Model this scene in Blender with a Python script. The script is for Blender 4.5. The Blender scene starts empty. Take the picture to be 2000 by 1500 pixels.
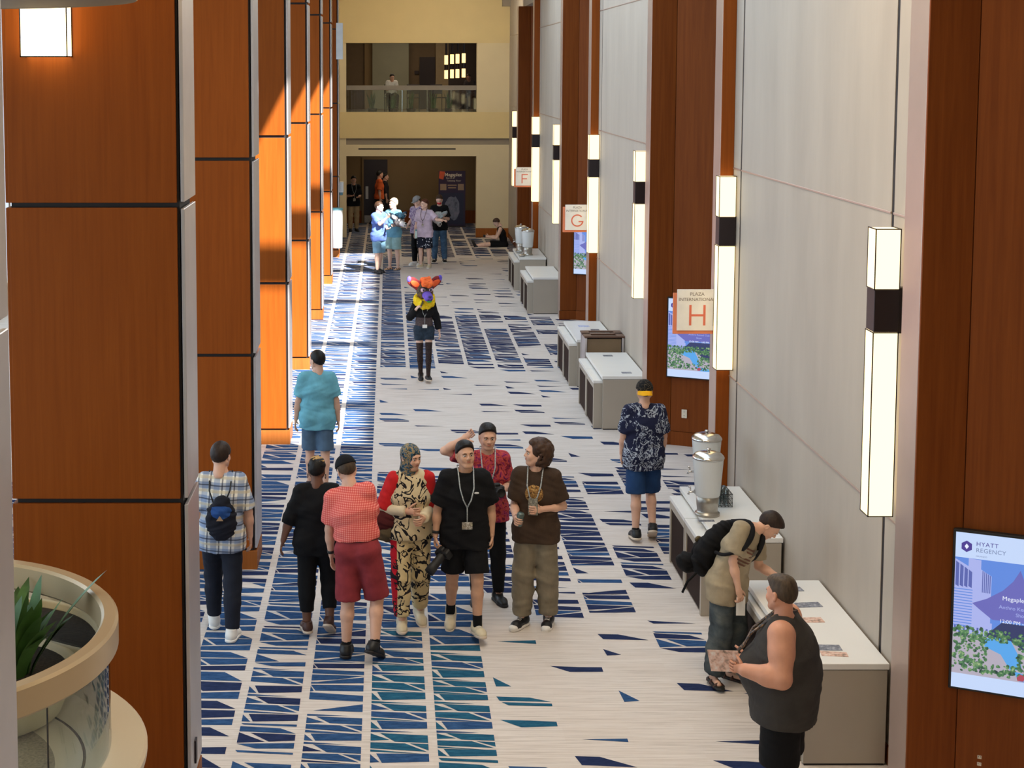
import bpy, bmesh, math, random
import numpy as np
from mathutils import Vector, Matrix

# ---------------------------------------------------------------- camera, sky, sun, exposure
SC = bpy.context.scene
COL = SC.collection
rnd = random.Random(7)
PITCH = math.atan(277 / 3000)
cam = bpy.data.cameras.new('camera')
cam.sensor_width = 36.0
cam.lens = 54.0
cam.shift_x = 0.121
cam.shift_y = -0.1675
cam.clip_end = 300
cob = bpy.data.objects.new('camera', cam)
COL.objects.link(cob)
cob.location = (0, 0, 5.0)
cob.rotation_euler = (math.pi / 2 - PITCH, 0, 0)
SC.camera = cob

W = bpy.data.worlds.new('sky')
SC.world = W
W.use_nodes = True
W.node_tree.nodes['Background'].inputs[0].default_value = (0.67, 0.83, 1.0, 1)
W.node_tree.nodes['Background'].inputs[1].default_value = 2.75

sl = bpy.data.lights.new('sun', 'SUN')
sl.energy = 20.0
sl.color = (1.0, 0.95, 0.87)
sl.angle = math.radians(1.3)
sun = bpy.data.objects.new('sun', sl)
COL.objects.link(sun)
sun.rotation_euler = Vector((-0.5, 1.0, -1.0)).to_track_quat('-Z', 'Y').to_euler()


def area(name, loc, size, power, color, direction=(0, 0, -1)):
    a = bpy.data.lights.new(name, 'AREA')
    a.shape = 'RECTANGLE'
    a.size, a.size_y = size
    a.energy = power
    a.color = color
    o = bpy.data.objects.new(name, a)
    COL.objects.link(o)
    o.location = loc
    o.rotation_euler = Vector(direction).to_track_quat('-Z', 'Y').to_euler()
    return o


WARM = (1.0, 0.80, 0.56)
# unseen fill lights added to brighten the near hall, end wall, lobby and gallery
area('fill_light', (2.2, 2.5, 7.2), (2.4, 3.0), 140, (1.0, 0.84, 0.64))
area('fill_light', (0.9, 10.4, 7.2), (3.2, 2.4), 200, (1.0, 0.86, 0.68))
area('fill_light', (1.2, 41.5, 7.1), (3.6, 1.2), 135, (1.0, 0.87, 0.66), (0, 1.0, -0.45))
area('fill_light', (0.6, 48.6, 2.85), (2.5, 1.5), 21, WARM)
area('fill_light', (0.6, 50.0, 6.6), (3.0, 2.0), 60, WARM)

vs = SC.view_settings
vs.view_transform = 'Standard'
vs.look = 'None'
vs.exposure = 0.0
vs.gamma = 1.0
vs.use_curve_mapping = False
SC.cycles.use_denoising = True
SC.cycles.max_bounces = 8
SC.cycles.diffuse_bounces = 4
SC.cycles.glossy_bounces = 3
SC.cycles.transmission_bounces = 6
SC.cycles.transparent_max_bounces = 8
SC.cycles.sample_clamp_indirect = 6.0


# ---------------------------------------------------------------- materials
def srgb(r, g, b):
    f = lambda c: (c / 255 / 12.92) if c / 255 <= 0.04045 else ((c / 255 + 0.055) / 1.055) ** 2.4
    return (f(r), f(g), f(b))


class NT:
    """tiny node-tree helper"""

    def __init__(s, name):
        s.m = bpy.data.materials.new(name)
        s.m.use_nodes = True
        s.t = s.m.node_tree
        s.b = s.t.nodes['Principled BSDF']

    def n(s, typ, **kw):
        nd = s.t.nodes.new(typ)
        for k, v in kw.items():
            setattr(nd, k, v)
        return nd

    def l(s, a, b):
        s.t.links.new(a, b)

    def coord(s, scale=(1, 1, 1), rot=(0, 0, 0), loc=(0, 0, 0), kind='Object'):
        tc = s.n('ShaderNodeTexCoord')
        mp = s.n('ShaderNodeMapping')
        mp.inputs['Scale'].default_value = scale
        mp.inputs['Rotation'].default_value = rot
        mp.inputs['Location'].default_value = loc
        s.l(tc.outputs[kind], mp.inputs['Vector'])
        return mp.outputs['Vector']

    def noise(s, vec, scale=5, detail=2, rough=0.5, dist=0):
        nd = s.n('ShaderNodeTexNoise')
        nd.inputs['Scale'].default_value = scale
        nd.inputs['Detail'].default_value = detail
        nd.inputs['Roughness'].default_value = rough
        nd.inputs['Distortion'].default_value = dist
        s.l(vec, nd.inputs['Vector'])
        return nd.outputs['Fac']

    def ramp(s, fac, stops, interp='LINEAR'):
        r = s.n('ShaderNodeValToRGB')
        r.color_ramp.interpolation = interp
        e = r.color_ramp.elements
        while len(e) < len(stops):
            e.new(0.5)
        for i, (p, c) in enumerate(stops):
            e[i].position = p
            e[i].color = (*c[:3], 1)
        s.l(fac, r.inputs['Fac'])
        return r.outputs['Color']

    def mix(s, fac, a, b, mode='MIX'):
        m = s.n('ShaderNodeMix', data_type='RGBA', blend_type=mode)
        for sock, v in ((m.inputs[0], fac), (m.inputs[6], a), (m.inputs[7], b)):
            if isinstance(v, (int, float)):
                sock.default_value = v
            elif isinstance(v, tuple):
                sock.default_value = (*v[:3], 1)
            else:
                s.l(v, sock)
        return m.outputs[2]

    def math(s, op, a, b=0.0):
        m = s.n('ShaderNodeMath', operation=op)
        for sock, v in ((m.inputs[0], a), (m.inputs[1], b)):
            if isinstance(v, (int, float)):
                sock.default_value = v
            else:
                s.l(v, sock)
        return m.outputs[0]

    def bump(s, h, strength=0.2, dist=0.01):
        b = s.n('ShaderNodeBump')
        b.inputs['Strength'].default_value = strength
        b.inputs['Distance'].default_value = dist
        s.l(h, b.inputs['Height'])
        s.l(b.outputs['Normal'], s.b.inputs['Normal'])

    def base(s, c):
        if isinstance(c, tuple):
            s.b.inputs['Base Color'].default_value = (*c[:3], 1)
        else:
            s.l(c, s.b.inputs['Base Color'])

    def set(s, rough=0.5, metal=0.0, spec=0.5, coat=0.0):
        s.b.inputs['Roughness'].default_value = rough
        s.b.inputs['Metallic'].default_value = metal
        s.b.inputs['Specular IOR Level'].default_value = spec
        s.b.inputs['Coat Weight'].default_value = coat
        return s.m


def plain(name, c, rough=0.5, metal=0.0, var=0.06, scale=6.0, spec=0.5, bump=0.0, bscale=80):
    t = NT(name)
    v = t.coord()
    f = t.noise(v, scale, 3)
    lo = tuple(x * (1 - var) for x in c)
    hi = tuple(min(1, x * (1 + var)) for x in c)
    t.base(t.ramp(f, [(0.3, lo), (0.7, hi)]))
    if bump:
        t.bump(t.noise(v, bscale, 2), bump, 0.004)
    return t.set(rough, metal, spec)


def wood(name, dark, light, rough=0.38, sc=(26, 26, 0.9), spec=0.4):
    t = NT(name)
    v = t.coord(sc)
    f = t.noise(v, 1.0, 6, 0.65, 0.4)
    g = t.noise(t.coord((110, 110, 1.4)), 1.0, 2, 0.6)
    c = t.ramp(f, [(0.28, dark), (0.72, light)])
    c = t.mix(t.math('MULTIPLY', g, 0.35), c, dark)
    inf = t.n('ShaderNodeObjectInfo')
    k = t.ramp(inf.outputs['Random'], [(0, (0.9, 0.88, 0.86)), (1, (1.06, 1.06, 1.06))])
    c = t.mix(1.0, c, k, 'MULTIPLY')
    t.base(c)
    return t.set(rough, 0, spec)


def emis(name, c, strength):
    t = NT(name)
    t.base((0.02, 0.02, 0.02))
    t.b.inputs['Emission Color'].default_value = (*c, 1)
    t.b.inputs['Emission Strength'].default_value = strength
    return t.set(0.4)


def cloth(name, c, var=0.18, rough=0.85, weave=220):
    t = NT(name)
    v = t.coord()
    f = t.noise(v, 7, 3)
    lo = tuple(x * (1 - var) for x in c)
    hi = tuple(min(1, x * (1 + var)) for x in c)
    t.base(t.ramp(f, [(0.3, lo), (0.7, hi)]))
    w = t.noise(t.coord((1, 1, 0.55)), 17, 3, 0.55, 0.6)
    t.bump(w, 0.5, 0.014)
    return t.set(rough, 0, 0.25)


def glass(name, tint=(0.92, 0.97, 0.95), alpha=0.82, rough=0.03):
    """thin pane: mostly see-through, with a mirror share at its surface"""
    t = NT(name)
    tr = t.n('ShaderNodeBsdfTransparent')
    tr.inputs['Color'].default_value = (*tint, 1)
    gl = t.n('ShaderNodeBsdfGlossy')
    gl.inputs['Roughness'].default_value = rough
    fr = t.n('ShaderNodeFresnel')
    fr.inputs['IOR'].default_value = 1.45
    ms = t.n('ShaderNodeMixShader')
    t.l(t.math('ADD', t.math('MULTIPLY', fr.outputs[0], 0.9), 0.03), ms.inputs[0])
    t.l(tr.outputs[0], ms.inputs[1])
    t.l(gl.outputs[0], ms.inputs[2])
    t.l(ms.outputs[0], t.t.nodes['Material Output'].inputs['Surface'])
    return t.m


MAT = {}
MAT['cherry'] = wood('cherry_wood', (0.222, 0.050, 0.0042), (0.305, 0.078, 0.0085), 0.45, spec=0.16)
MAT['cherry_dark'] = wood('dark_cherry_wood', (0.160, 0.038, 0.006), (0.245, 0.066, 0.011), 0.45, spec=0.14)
MAT['plinth'] = wood('plinth_wood', (0.26, 0.080, 0.016), (0.36, 0.118, 0.026), 0.45, spec=0.16)
MAT['black'] = plain('black_reveal', (0.008, 0.005, 0.006), 0.6)
MAT['metal'] = plain('brushed_aluminium', (0.60, 0.56, 0.56), 0.36, 0.75, 0.05, 3)
MAT['trim'] = plain('champagne_metal_trim', (0.50, 0.38, 0.32), 0.38, 0.6, 0.05, 3)
MAT['cream'] = plain('cream_paint', srgb(222, 206, 170), 0.75, 0, 0.02, 2)
MAT['creamy'] = plain('warm_cream_paint', srgb(222, 200, 148), 0.75, 0, 0.02, 2)
MAT['greyband'] = plain('grey_soffit_paint', srgb(150, 138, 122), 0.7, 0, 0.02, 2)
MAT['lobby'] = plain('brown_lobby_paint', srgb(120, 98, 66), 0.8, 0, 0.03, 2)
MAT['greygreen'] = plain('grey_green_plaster', srgb(128, 126, 108), 0.8, 0, 0.05, 2)
MAT['white'] = plain('white_laminate', srgb(232, 230, 226), 0.28, 0, 0.015, 3)
MAT['laminate'] = plain('greige_laminate', srgb(170, 160, 146), 0.4, 0, 0.02, 3)
MAT['darkwood'] = wood('dark_brown_panel', (0.018, 0.008, 0.005), (0.032, 0.014, 0.009), 0.6, spec=0.08)
MAT['steel'] = plain('polished_steel', (0.62, 0.60, 0.57), 0.18, 1.0, 0.03, 8)
MAT['brushed'] = plain('brushed_steel', (0.42, 0.39, 0.34), 0.32, 1.0, 0.08, 20)
MAT['rubber'] = plain('black_rubber', (0.012, 0.012, 0.013), 0.6)
MAT['bronze'] = plain('dark_bronze', (0.022, 0.014, 0.016), 0.42, 0.4)
MAT['lampglow'] = emis('lamp_diffuser', (1.0, 0.78, 0.42), 2.1)
MAT['lampbright'] = emis('bright_lamp_diffuser', (1.0, 0.78, 0.42), 4.5)
MAT['pendantglow'] = emis('pendant_diffuser', (1.0, 0.62, 0.22), 2.6)
MAT['soil'] = plain('potting_soil', (0.035, 0.026, 0.018), 0.95, 0, 0.5, 60, bump=0.6, bscale=60)
MAT['leaf'] = plain('green_leaf', (0.055, 0.13, 0.025), 0.5, 0, 0.35, 9)
MAT['leafdark'] = plain('dark_green_leaf', (0.045, 0.10, 0.03), 0.5, 0, 0.4, 9)
MAT['glass'] = glass('clear_glass')
MAT['orange'] = plain('orange_acrylic', srgb(232, 134, 92), 0.35)
MAT['signface'] = plain('sign_face', srgb(238, 232, 222), 0.4)
MAT['signtext'] = plain('sign_lettering', srgb(120, 105, 95), 0.5)
MAT['signletter'] = plain('sign_letter_coral', srgb(222, 112, 84), 0.5)
MAT['paper'] = plain('paper', (0.80, 0.78, 0.75), 0.6)
MAT['outlet'] = plain('outlet_plastic', srgb(225, 215, 195), 0.4)


def wallcloth():
    t = NT('beige_wallcovering')
    v = t.coord((0.9, 0.9, 0.22))
    f = t.noise(v, 2.2, 4, 0.6)
    g = t.noise(t.coord((60, 60, 0.6)), 1, 2)
    c = t.ramp(f, [(0.3, srgb(172, 161, 148)), (0.7, srgb(186, 175, 161))])
    c = t.mix(t.math('MULTIPLY', g, 0.18), c, srgb(166, 155, 141))
    t.base(c)
    t.bump(g, 0.08, 0.002)
    return t.set(0.6, 0, 0.35)


MAT['wallcloth'] = wallcloth()


def carpet():
    t = NT('striated_carpet')
    f = t.noise(t.coord((1.6, 46, 1)), 1.0, 5, 0.7)
    g = t.noise(t.coord((2.4, 150, 1), loc=(3, 1, 0)), 1.0, 2, 0.6)
    # each half-metre lane is woven with its own shift, so the streaks break at the lane edges
    w = t.n('ShaderNodeTexWhiteNoise', noise_dimensions='2D')
    sn = t.n('ShaderNodeVectorMath', operation='SNAP')
    sn.inputs[1].default_value = (0.5, 0.06, 1)
    t.l(t.coord(loc=(0.17, 0, 0)), sn.inputs[0])
    t.l(sn.outputs[0], w.inputs['Vector'])
    c = t.ramp(f, [(0.30, srgb(186, 175, 167)), (0.5, srgb(220, 211, 204)), (0.72, srgb(234, 226, 220))])
    c = t.mix(t.math('MULTIPLY', g, 0.35), c, srgb(186, 175, 167))
    c = t.mix(t.math('MULTIPLY', w.outputs['Value'], 0.20), c, srgb(200, 184, 172))
    t.base(c)
    t.bump(t.noise(t.coord(), 260, 2), 0.25, 0.004)
    return t.set(0.95, 0, 0.1)


MAT['carpet'] = carpet()


def motif(name, a, b):
    t = NT(name)
    f = t.noise(t.coord((9, 30, 1)), 1.0, 4, 0.7)
    t.base(t.ramp(f, [(0.3, a), (0.75, b)]))
    t.bump(t.noise(t.coord(), 260, 2), 0.25, 0.004)
    return t.set(0.95, 0, 0.08)


MAT['navy'] = motif('navy_pile', srgb(28, 38, 70), srgb(48, 60, 98))
MAT['blue'] = motif('blue_pile', srgb(32, 60, 100), srgb(62, 98, 144))
MAT['teal'] = motif('teal_pile', srgb(24, 70, 98), srgb(50, 108, 136))


# ---------------------------------------------------------------- mesh builder
class MB:
    def __init__(s):
        s.v, s.f, s.m = [], [], []

    def add(s, vs, fs, mi=0):
        o = len(s.v)
        s.v += [tuple(map(float, p)) for p in vs]
        s.f += [tuple(o + i for i in f) for f in fs]
        s.m += [mi] * len(fs)
        return s

    def box(s, x0, x1, y0, y1, z0, z1, mi=0):
        vs = [(x, y, z) for x in (x0, x1) for y in (y0, y1) for z in (z0, z1)]
        return s.add(vs, [(0, 1, 3, 2), (4, 6, 7, 5), (0, 4, 5, 1), (2, 3, 7, 6), (0, 2, 6, 4), (1, 5, 7, 3)], mi)

    def bbox(s, x0, x1, y0, y1, z0, z1, b=0.004, mi=0):
        """box with chamfered edges"""
        bm = bmesh.new()
        bmesh.ops.create_cube(bm, size=1)
        for v in bm.verts:
            v.co = Vector(((x0 + x1) / 2 + v.co.x * (x1 - x0), (y0 + y1) / 2 + v.co.y * (y1 - y0), (z0 + z1) / 2 + v.co.z * (z1 - z0)))
        bmesh.ops.bevel(bm, geom=bm.edges[:], offset=b, segments=1, affect='EDGES')
        bm.verts.ensure_lookup_table()
        s.add([v.co for v in bm.verts], [[v.index for v in f.verts] for f in bm.faces], mi)
        bm.free()
        return s

    def lathe(s, prof, c=(0, 0, 0), n=24, mi=0, a0=0.0, a1=None, cap=True):
        """prof: list of (radius, z)"""
        full = a1 is None
        a1 = a0 + 2 * math.pi if full else a1
        m = n if full else n + 1
        vs = []
        for r, z in prof:
            for i in range(m):
                a = a0 + (a1 - a0) * i / n
                vs.append((c[0] + r * math.cos(a), c[1] + r * math.sin(a), c[2] + z))
        fs = []
        for j in range(len(prof) - 1):
            for i in range(n):
                k = (i + 1) % m if full else i + 1
                fs.append((j * m + i, j * m + k, (j + 1) * m + k, (j + 1) * m + i))
        if full and cap:
            if prof[0][0] > 1e-6:
                fs.append(tuple(range(m - 1, -1, -1)))
            if prof[-1][0] > 1e-6:
                fs.append(tuple((len(prof) - 1) * m + i for i in range(m)))
        return s.add(vs, fs, mi)

    def tube(s, pts, r, n=8, mi=0, cap=True, closed=False):
        pts = [Vector(p) for p in pts]
        rs = r if isinstance(r, (list, tuple)) else [r] * len(pts)
        vs, fs = [], []
        ref = None
        N = len(pts)
        for i, p in enumerate(pts):
            if closed:
                d = (pts[(i + 1) % N] - pts[i - 1]).normalized()
            else:
                d = (pts[min(i + 1, N - 1)] - pts[max(i - 1, 0)]).normalized()
            if ref is None:
                ref = d.orthogonal().normalized()
            ref = (ref - d * ref.dot(d))
            ref = ref.normalized() if ref.length > 1e-6 else d.orthogonal().normalized()
            bi = d.cross(ref)
            for k in range(n):
                a = 2 * math.pi * k / n
                vs.append(p + (ref * math.cos(a) + bi * math.sin(a)) * rs[i])
        for i in range(N if closed else N - 1):
            j = (i + 1) % N
            for k in range(n):
                l = (k + 1) % n
                fs.append((i * n + k, i * n + l, j * n + l, j * n + k))
        if cap and not closed:
            fs.append(tuple(range(n - 1, -1, -1)))
            fs.append(tuple((N - 1) * n + k for k in range(n)))
        return s.add(vs, fs, mi)

    def prism(s, poly, h0, h1, axis='z', mi=0):
        """polygon extruded along an axis; poly in the two other axes (x,y) / (x,z) / (y,z)"""
        n = len(poly)
        f3 = {'z': lambda p, h: (p[0], p[1], h), 'y': lambda p, h: (p[0], h, p[1]), 'x': lambda p, h: (h, p[0], p[1])}[axis]
        vs = [f3(p, h0) for p in poly] + [f3(p, h1) for p in poly]
        fs = [tuple(range(n - 1, -1, -1)), tuple(range(n, 2 * n))]
        fs += [(i, (i + 1) % n, n + (i + 1) % n, n + i) for i in range(n)]
        return s.add(vs, fs, mi)

    def ell(s, c, r, n=12, m=8, mi=0, rot=None):
        vs, fs = [], []
        for j in range(m + 1):
            t = math.pi * j / m
            for i in range(n):
                a = 2 * math.pi * i / n
                p = Vector((r[0] * math.sin(t) * math.cos(a), r[1] * math.sin(t) * math.sin(a), r[2] * math.cos(t)))
                if rot is not None:
                    p = rot @ p
                vs.append(p + Vector(c))
        for j in range(m):
            for i in range(n):
                k = (i + 1) % n
                fs.append((j * n + i, (j + 1) * n + i, (j + 1) * n + k, j * n + k))
        return s.add(vs, fs, mi)

    def xf(s, M):
        s.v = [tuple(M @ Vector(p)) for p in s.v]
        return s

    def build(s, name, mats, parent=None, smooth=False, loc=None, rotz=0.0):
        me = bpy.data.meshes.new(name)
        me.from_pydata(s.v, [], s.f)
        mats = mats if isinstance(mats, (list, tuple)) else [mats]
        for m in mats:
            me.materials.append(MAT[m] if isinstance(m, str) else m)
        if len(mats) > 1:
            me.polygons.foreach_set('material_index', s.m)
        if smooth:
            me.polygons.foreach_set('use_smooth', [True] * len(s.f))
            if smooth == 'auto':
                me.set_sharp_from_angle(angle=math.radians(38))
        me.update()
        o = bpy.data.objects.new(name, me)
        COL.objects.link(o)
        if parent is not None:
            o.parent = parent
        if loc is not None:
            o.location = loc
        if rotz:
            o.rotation_euler = (0, 0, rotz)
        return o


def empty(name, loc=(0, 0, 0), rotz=0.0):
    o = bpy.data.objects.new(name, None)
    COL.objects.link(o)
    o.location = loc
    o.rotation_euler = (0, 0, rotz)
    return o


def tag(o, label, cat, group=None):
    o['label'] = label
    o['category'] = cat
    if group:
        o['group'] = group
    return o


def struct(o, label=None):
    o['kind'] = 'structure'
    if label:
        o['label'] = label
    return o


def text_mesh(body, size, font_offset=0.0, align='CENTER', spacing=1.0):
    """lettering as flat mesh data (vertices in xy)"""
    cu = bpy.data.curves.new('lettering', 'FONT')
    cu.body = body
    cu.size = size
    cu.align_x = align
    cu.offset = font_offset
    cu.space_character = spacing
    cu.resolution_u = 3
    ob = bpy.data.objects.new('lettering', cu)
    COL.objects.link(ob)
    bpy.context.view_layer.update()
    dg = bpy.context.evaluated_depsgraph_get()
    me = ob.evaluated_get(dg).to_mesh()
    vs = [tuple(v.co) for v in me.vertices]
    fs = [tuple(p.vertices) for p in me.polygons]
    ob.evaluated_get(dg).to_mesh_clear()
    bpy.data.objects.remove(ob)
    bpy.data.curves.remove(cu)
    return vs, fs


def write(mb, body, size, M, mi=0, off=0.0, align='CENTER', spacing=1.0):
    vs, fs = text_mesh(body, size, off, align, spacing)
    mb.add([M @ Vector(p) for p in vs], fs, mi)

# ================================================================ THE SETTING
MOD = 5.19
YP = [9.88 + MOD * k for k in range(-1, 7)]      # front faces of the pillars on the left
FARY = 46.0
CEIL = 7.3
WX = 3.62                                        # plane of the right wall

# ---- floor with its woven shards
m = MB()
m.box(-9, 9, -4, 60, -0.2, 0)
floor = struct(m.build('floor', 'carpet'), 'beige striated carpet with woven blue shards in half-metre lanes')

TEMPL = [
    [[(0, .98), (.62, .95), (1, .64), (0, .68)], [(.06, .63), (1, .59), (1, .33), (.30, .30)], [(0, .60), (.24, .31), (0, .28)], [(0, .24), (1, .27), (1, .03), (0, .06)]],
    [[(0, .99), (.75, .90), (0, .91)], [(0, .87), (.33, .68), (0, .66)], [(.16, .90), (1, .82), (1, .60), (.42, .64)], [(0, .62), (.60, .58), (.97, .32), (0, .44)],
     [(.68, .57), (1, .56), (1, .36)], [(0, .40), (.9, .27), (0, .33)], [(.10, .29), (1, .26), (1, .04), (.2, .02)], [(0, .27), (.16, .03), (0, .03)]],
    [[(0, .98), (1, .95), (1, .74), (.10, .76)], [(0, .93), (.07, .76), (0, .74)], [(0, .70), (1, .58), (1, .40), (0, .48)], [(0, .44), (1, .36), (.5, .22), (0, .16)],
     [(.58, .21), (1, .31), (1, .04), (.1, .10)], [(0, .12), (.9, .02), (0, .02)]],
    [[(0, .97), (1, .90), (1, .82), (.05, .90)], [(0, .86), (.72, .78), (1, .58), (0, .66)], [(.2, .60), (1, .53), (1, .30), (.55, .28)], [(0, .62), (.48, .28), (0, .24)],
     [(0, .20), (1, .24), (1, .02), (.35, .03)]],
]
SPARSE = [
    [[(0, .85), (.42, .82), (1, .45), (.08, .52)]],
    [[(0, .8), (.55, .76), (1, .72), (1, .48), (.35, .46)]],
    [[(0, .85), (.32, .42), (.03, .40)]],
    [[(0, .62), (1, .46), (.1, .44)]],
    [[(.2, .60), (1, .66), (1, .48)]],
    [[(0, .95), (.62, .90), (1, .66), (.05, .72)], [(.08, .66), (1, .58), (1, .44), (.2, .48)]],
]


def shard_density(x, y):
    if x < -1.2:
        base = 1.0
    elif 18.6 < y < 25.5:
        base = 1.0 if x < -0.2 else 0.0
    elif y < 12.6:
        base = 1.0 if x < 0.75 else 0.12
    elif y < 13.8:
        base = 1.0 if x < 1.0 else 0.25
    elif y <= 18.6:
        base = 1.0 if x < 1.55 else (0.75 if x < 2.4 else 0.45)
    elif y < 34:
        base = 1.0 if x < 1.4 else (0.8 if x < 2.9 else 0.45)
        if y > 31:
            base = 1.0 if x < 0.7 else 0.1
    elif y < 41:
        base = 1.0 if x < 0.2 else 0.0
    else:
        base = 0.9
    return base


mo = MB()
prnd = random.Random(21)
for lane in range(-14, 11):
    x0 = -1.165 + 0.4995 * lane
    x1 = x0 + 0.4995
    if x1 < -4.2 or x0 > 5.2:
        continue
    xa, xb = x0 + 0.034, x1 - 0.034
    y = 4.0 + prnd.random() * 0.4
    kind = prnd.randrange(len(TEMPL))
    run = 0
    while y < 52:
        xm = (xa + xb) / 2
        d = shard_density(xm, y)
        L = prnd.uniform(0.44, 0.60)
        if d >= 0.99 or prnd.random() < d - 0.12:
            if run <= 0:
                kind = prnd.randrange(len(TEMPL))
                run = prnd.randrange(2, 6)
            run -= 1
            polys = TEMPL[kind]
            keep = 0.94
        elif prnd.random() < max(0.52, d):
            polys = prnd.choice(SPARSE)
            keep = 1.0
            L = prnd.uniform(0.30, 0.5)
        else:
            polys, keep = [], 1
        tealness = 0.5 + 0.5 * math.sin(xm * 1.3 + 0.4) * math.sin(y * 0.9 - 1.0)
        for p in polys:
            if prnd.random() > keep:
                continue
            if y < 13.4 and -0.4 < xm < 1.3:
                mi = 2 if prnd.random() < 0.65 else 1
            elif xm > 0.9:
                mi = 0 if prnd.random() < 0.8 else 1
            else:
                mi = 1 if prnd.random() < 0.62 + 0.3 * tealness else 0
            j = lambda: prnd.uniform(-0.012, 0.012)
            pts = [(xa + u * (xb - xa), y + v * L + j() * 0.6, 0.0015) for u, v in p]
            # make sure the polygon faces up
            ar = sum(pts[i][0] * pts[(i + 1) % len(pts)][1] - pts[(i + 1) % len(pts)][0] * pts[i][1] for i in range(len(pts)))
            if ar < 0:
                pts.reverse()
            mo.add(pts, [tuple(range(len(pts)))], mi)
        y += L
w = mo.build('carpet_motif', ['navy', 'blue', 'teal'], floor)
w['kind'] = 'stuff'

# ---- ceiling with its long roof opening and the beams that cross it
m = MB()
m.box(-9, -0.09, -4, 60, CEIL, CEIL + 0.3)
m.box(3.42, 9, -4, 60, CEIL, CEIL + 0.3)
m.box(-0.09, 3.42, -4, 12.75, CEIL, CEIL + 0.3)
m.box(-0.09, 3.42, 34.6, 60, CEIL, CEIL + 0.3)
ceil = struct(m.build('ceiling', 'cream'), 'pale ceiling with a long roof opening over the hall')
for k in range(4):
    yb = 15.23 + MOD * k
    MB().box(-0.09, 3.42, yb - 0.14, yb + 0.14, CEIL, CEIL + 0.3).build('beam', 'cream', ceil)

# ---- walls out of the picture that close the hall
m = MB()
m.box(-9, 9, -4.2, -4, 0, CEIL)
struct(m.build('wall_back', 'cream'), 'pale wall behind the viewer')
m = MB()
m.box(-8.3, -8.1, -4, 46, 0, 0.5)
m.box(-8.3, -8.1, -4, 46, 6.4, CEIL)
m.box(-8.3, -8.1, 38, 46, 0.5, 6.4)  # unseen solid bay added to keep daylight off the far floor
m.box(-2.55, -2.42, 41.6, 46, 0, CEIL)  # unseen closing wall added to block side light at the far end
wl = struct(m.build('wall_left', 'cream'), 'low sill and lintel of the long glazed front left of the pillars')
for k in range(8):
    MB().box(-8.28, -8.12, -3.5 + MOD * k - 0.09, -3.5 + MOD * k + 0.09, 0.5, 6.4).build('mullion', 'metal', wl)

# ---- pillars on the left: wood panels in dark reveals, a metal face towards the hall
RZ = [(0.215, 2.165), (2.197, 4.118), (4.15, 6.085), (6.117, CEIL)]
names = ['edge of the pillar nearest the viewer, seen as a pinkish strip', 'broad pillar nearest the viewer with the lit lamp on its face',
         'second pillar, in shade behind the man in the plaid shirt', 'third pillar, sunlit, left of the man in the teal shirt',
         'fourth pillar along the left row, sunlit', 'fifth pillar along the left row, sunlit', 'sixth pillar along the left row, a narrow sunlit strip',
         'last pillar of the left row, brown in shade']
for k, y0 in enumerate(YP):
    x0, x1 = -2.45, -1.315
    m = MB()
    m.box(x0 + 0.01, x1 - 0.035, y0 + 0.03, y0 + 0.54, 0.17, CEIL)
    p = struct(m.build('pillar', 'black'), 'cherry wood ' + names[k])
    MB().bbox(x0, x1, y0 - 0.006, y0 + 0.572, 0, 0.19, 0.003).build('plinth', 'plinth', p)
    for a, b in RZ:
        MB().bbox(x0, x1 - 0.05, y0, y0 + 0.03, a, b, 0.003).build('wood_panel', 'cherry', p)
        MB().bbox(x1 - 0.024, x1, y0 + 0.002, y0 + 0.57, a + 0.006, b - 0.006, 0.003).build('metal_panel', 'metal', p)
        MB().bbox(x0 - 0.02, x0 + 0.01, y0 + 0.002, y0 + 0.57, a, b, 0.003).build('wood_panel', 'cherry', p)
    if k == 1:
        MB().bbox(x1 - 0.001, x1 + 0.012, y0 + 0.17, y0 + 0.24, 0.31, 0.47, 0.002).build('socket_plate', 'bronze', p)

# ---- right wall: cloth panels between dark reveals, with seam rails
WALLS = [(-4.0, 5.68), (10.24, 16.06), (20.62, 26.44), (31.0, 36.82), (41.38, FARY)]
rw = MB()
for a, b in WALLS:
    rw.box(WX + 0.005, WX + 0.3, a, b, 0, CEIL)
wr = struct(rw.build('wall_right', 'black'), 'right wall of tall beige cloth panels')
ZS = [(0.02, 1.775), (1.79, 3.975), (3.99, 6.01), (6.025, CEIL)]
for a, b in WALLS:
    if a < 0:
        cols = [(a, b)]
    elif b == FARY:
        cols = [(a, a + 0.74), (a + 0.80, b)]
    else:
        cols = [(a, a + 0.70), (a + 0.76, b - 0.37), (b - 0.31, b)]
    for c0, c1 in cols:
        for z0, z1 in ZS:
            MB().bbox(WX, WX + 0.008, c0, c1, z0, z1, 0.001).build('wall_panel', 'wallcloth', wr)
        for z in (1.7825, 3.9825, 6.0175):
            MB().bbox(WX - 0.008, WX + 0.007, c0, c1, z - 0.008, z + 0.008, 0.002).build('seam_rail', 'trim', wr)
        MB().bbox(WX - 0.012, WX + 0.002, c0, c1, 0, 0.14, 0.002).build('wood_base', 'cherry_dark', wr)

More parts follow.
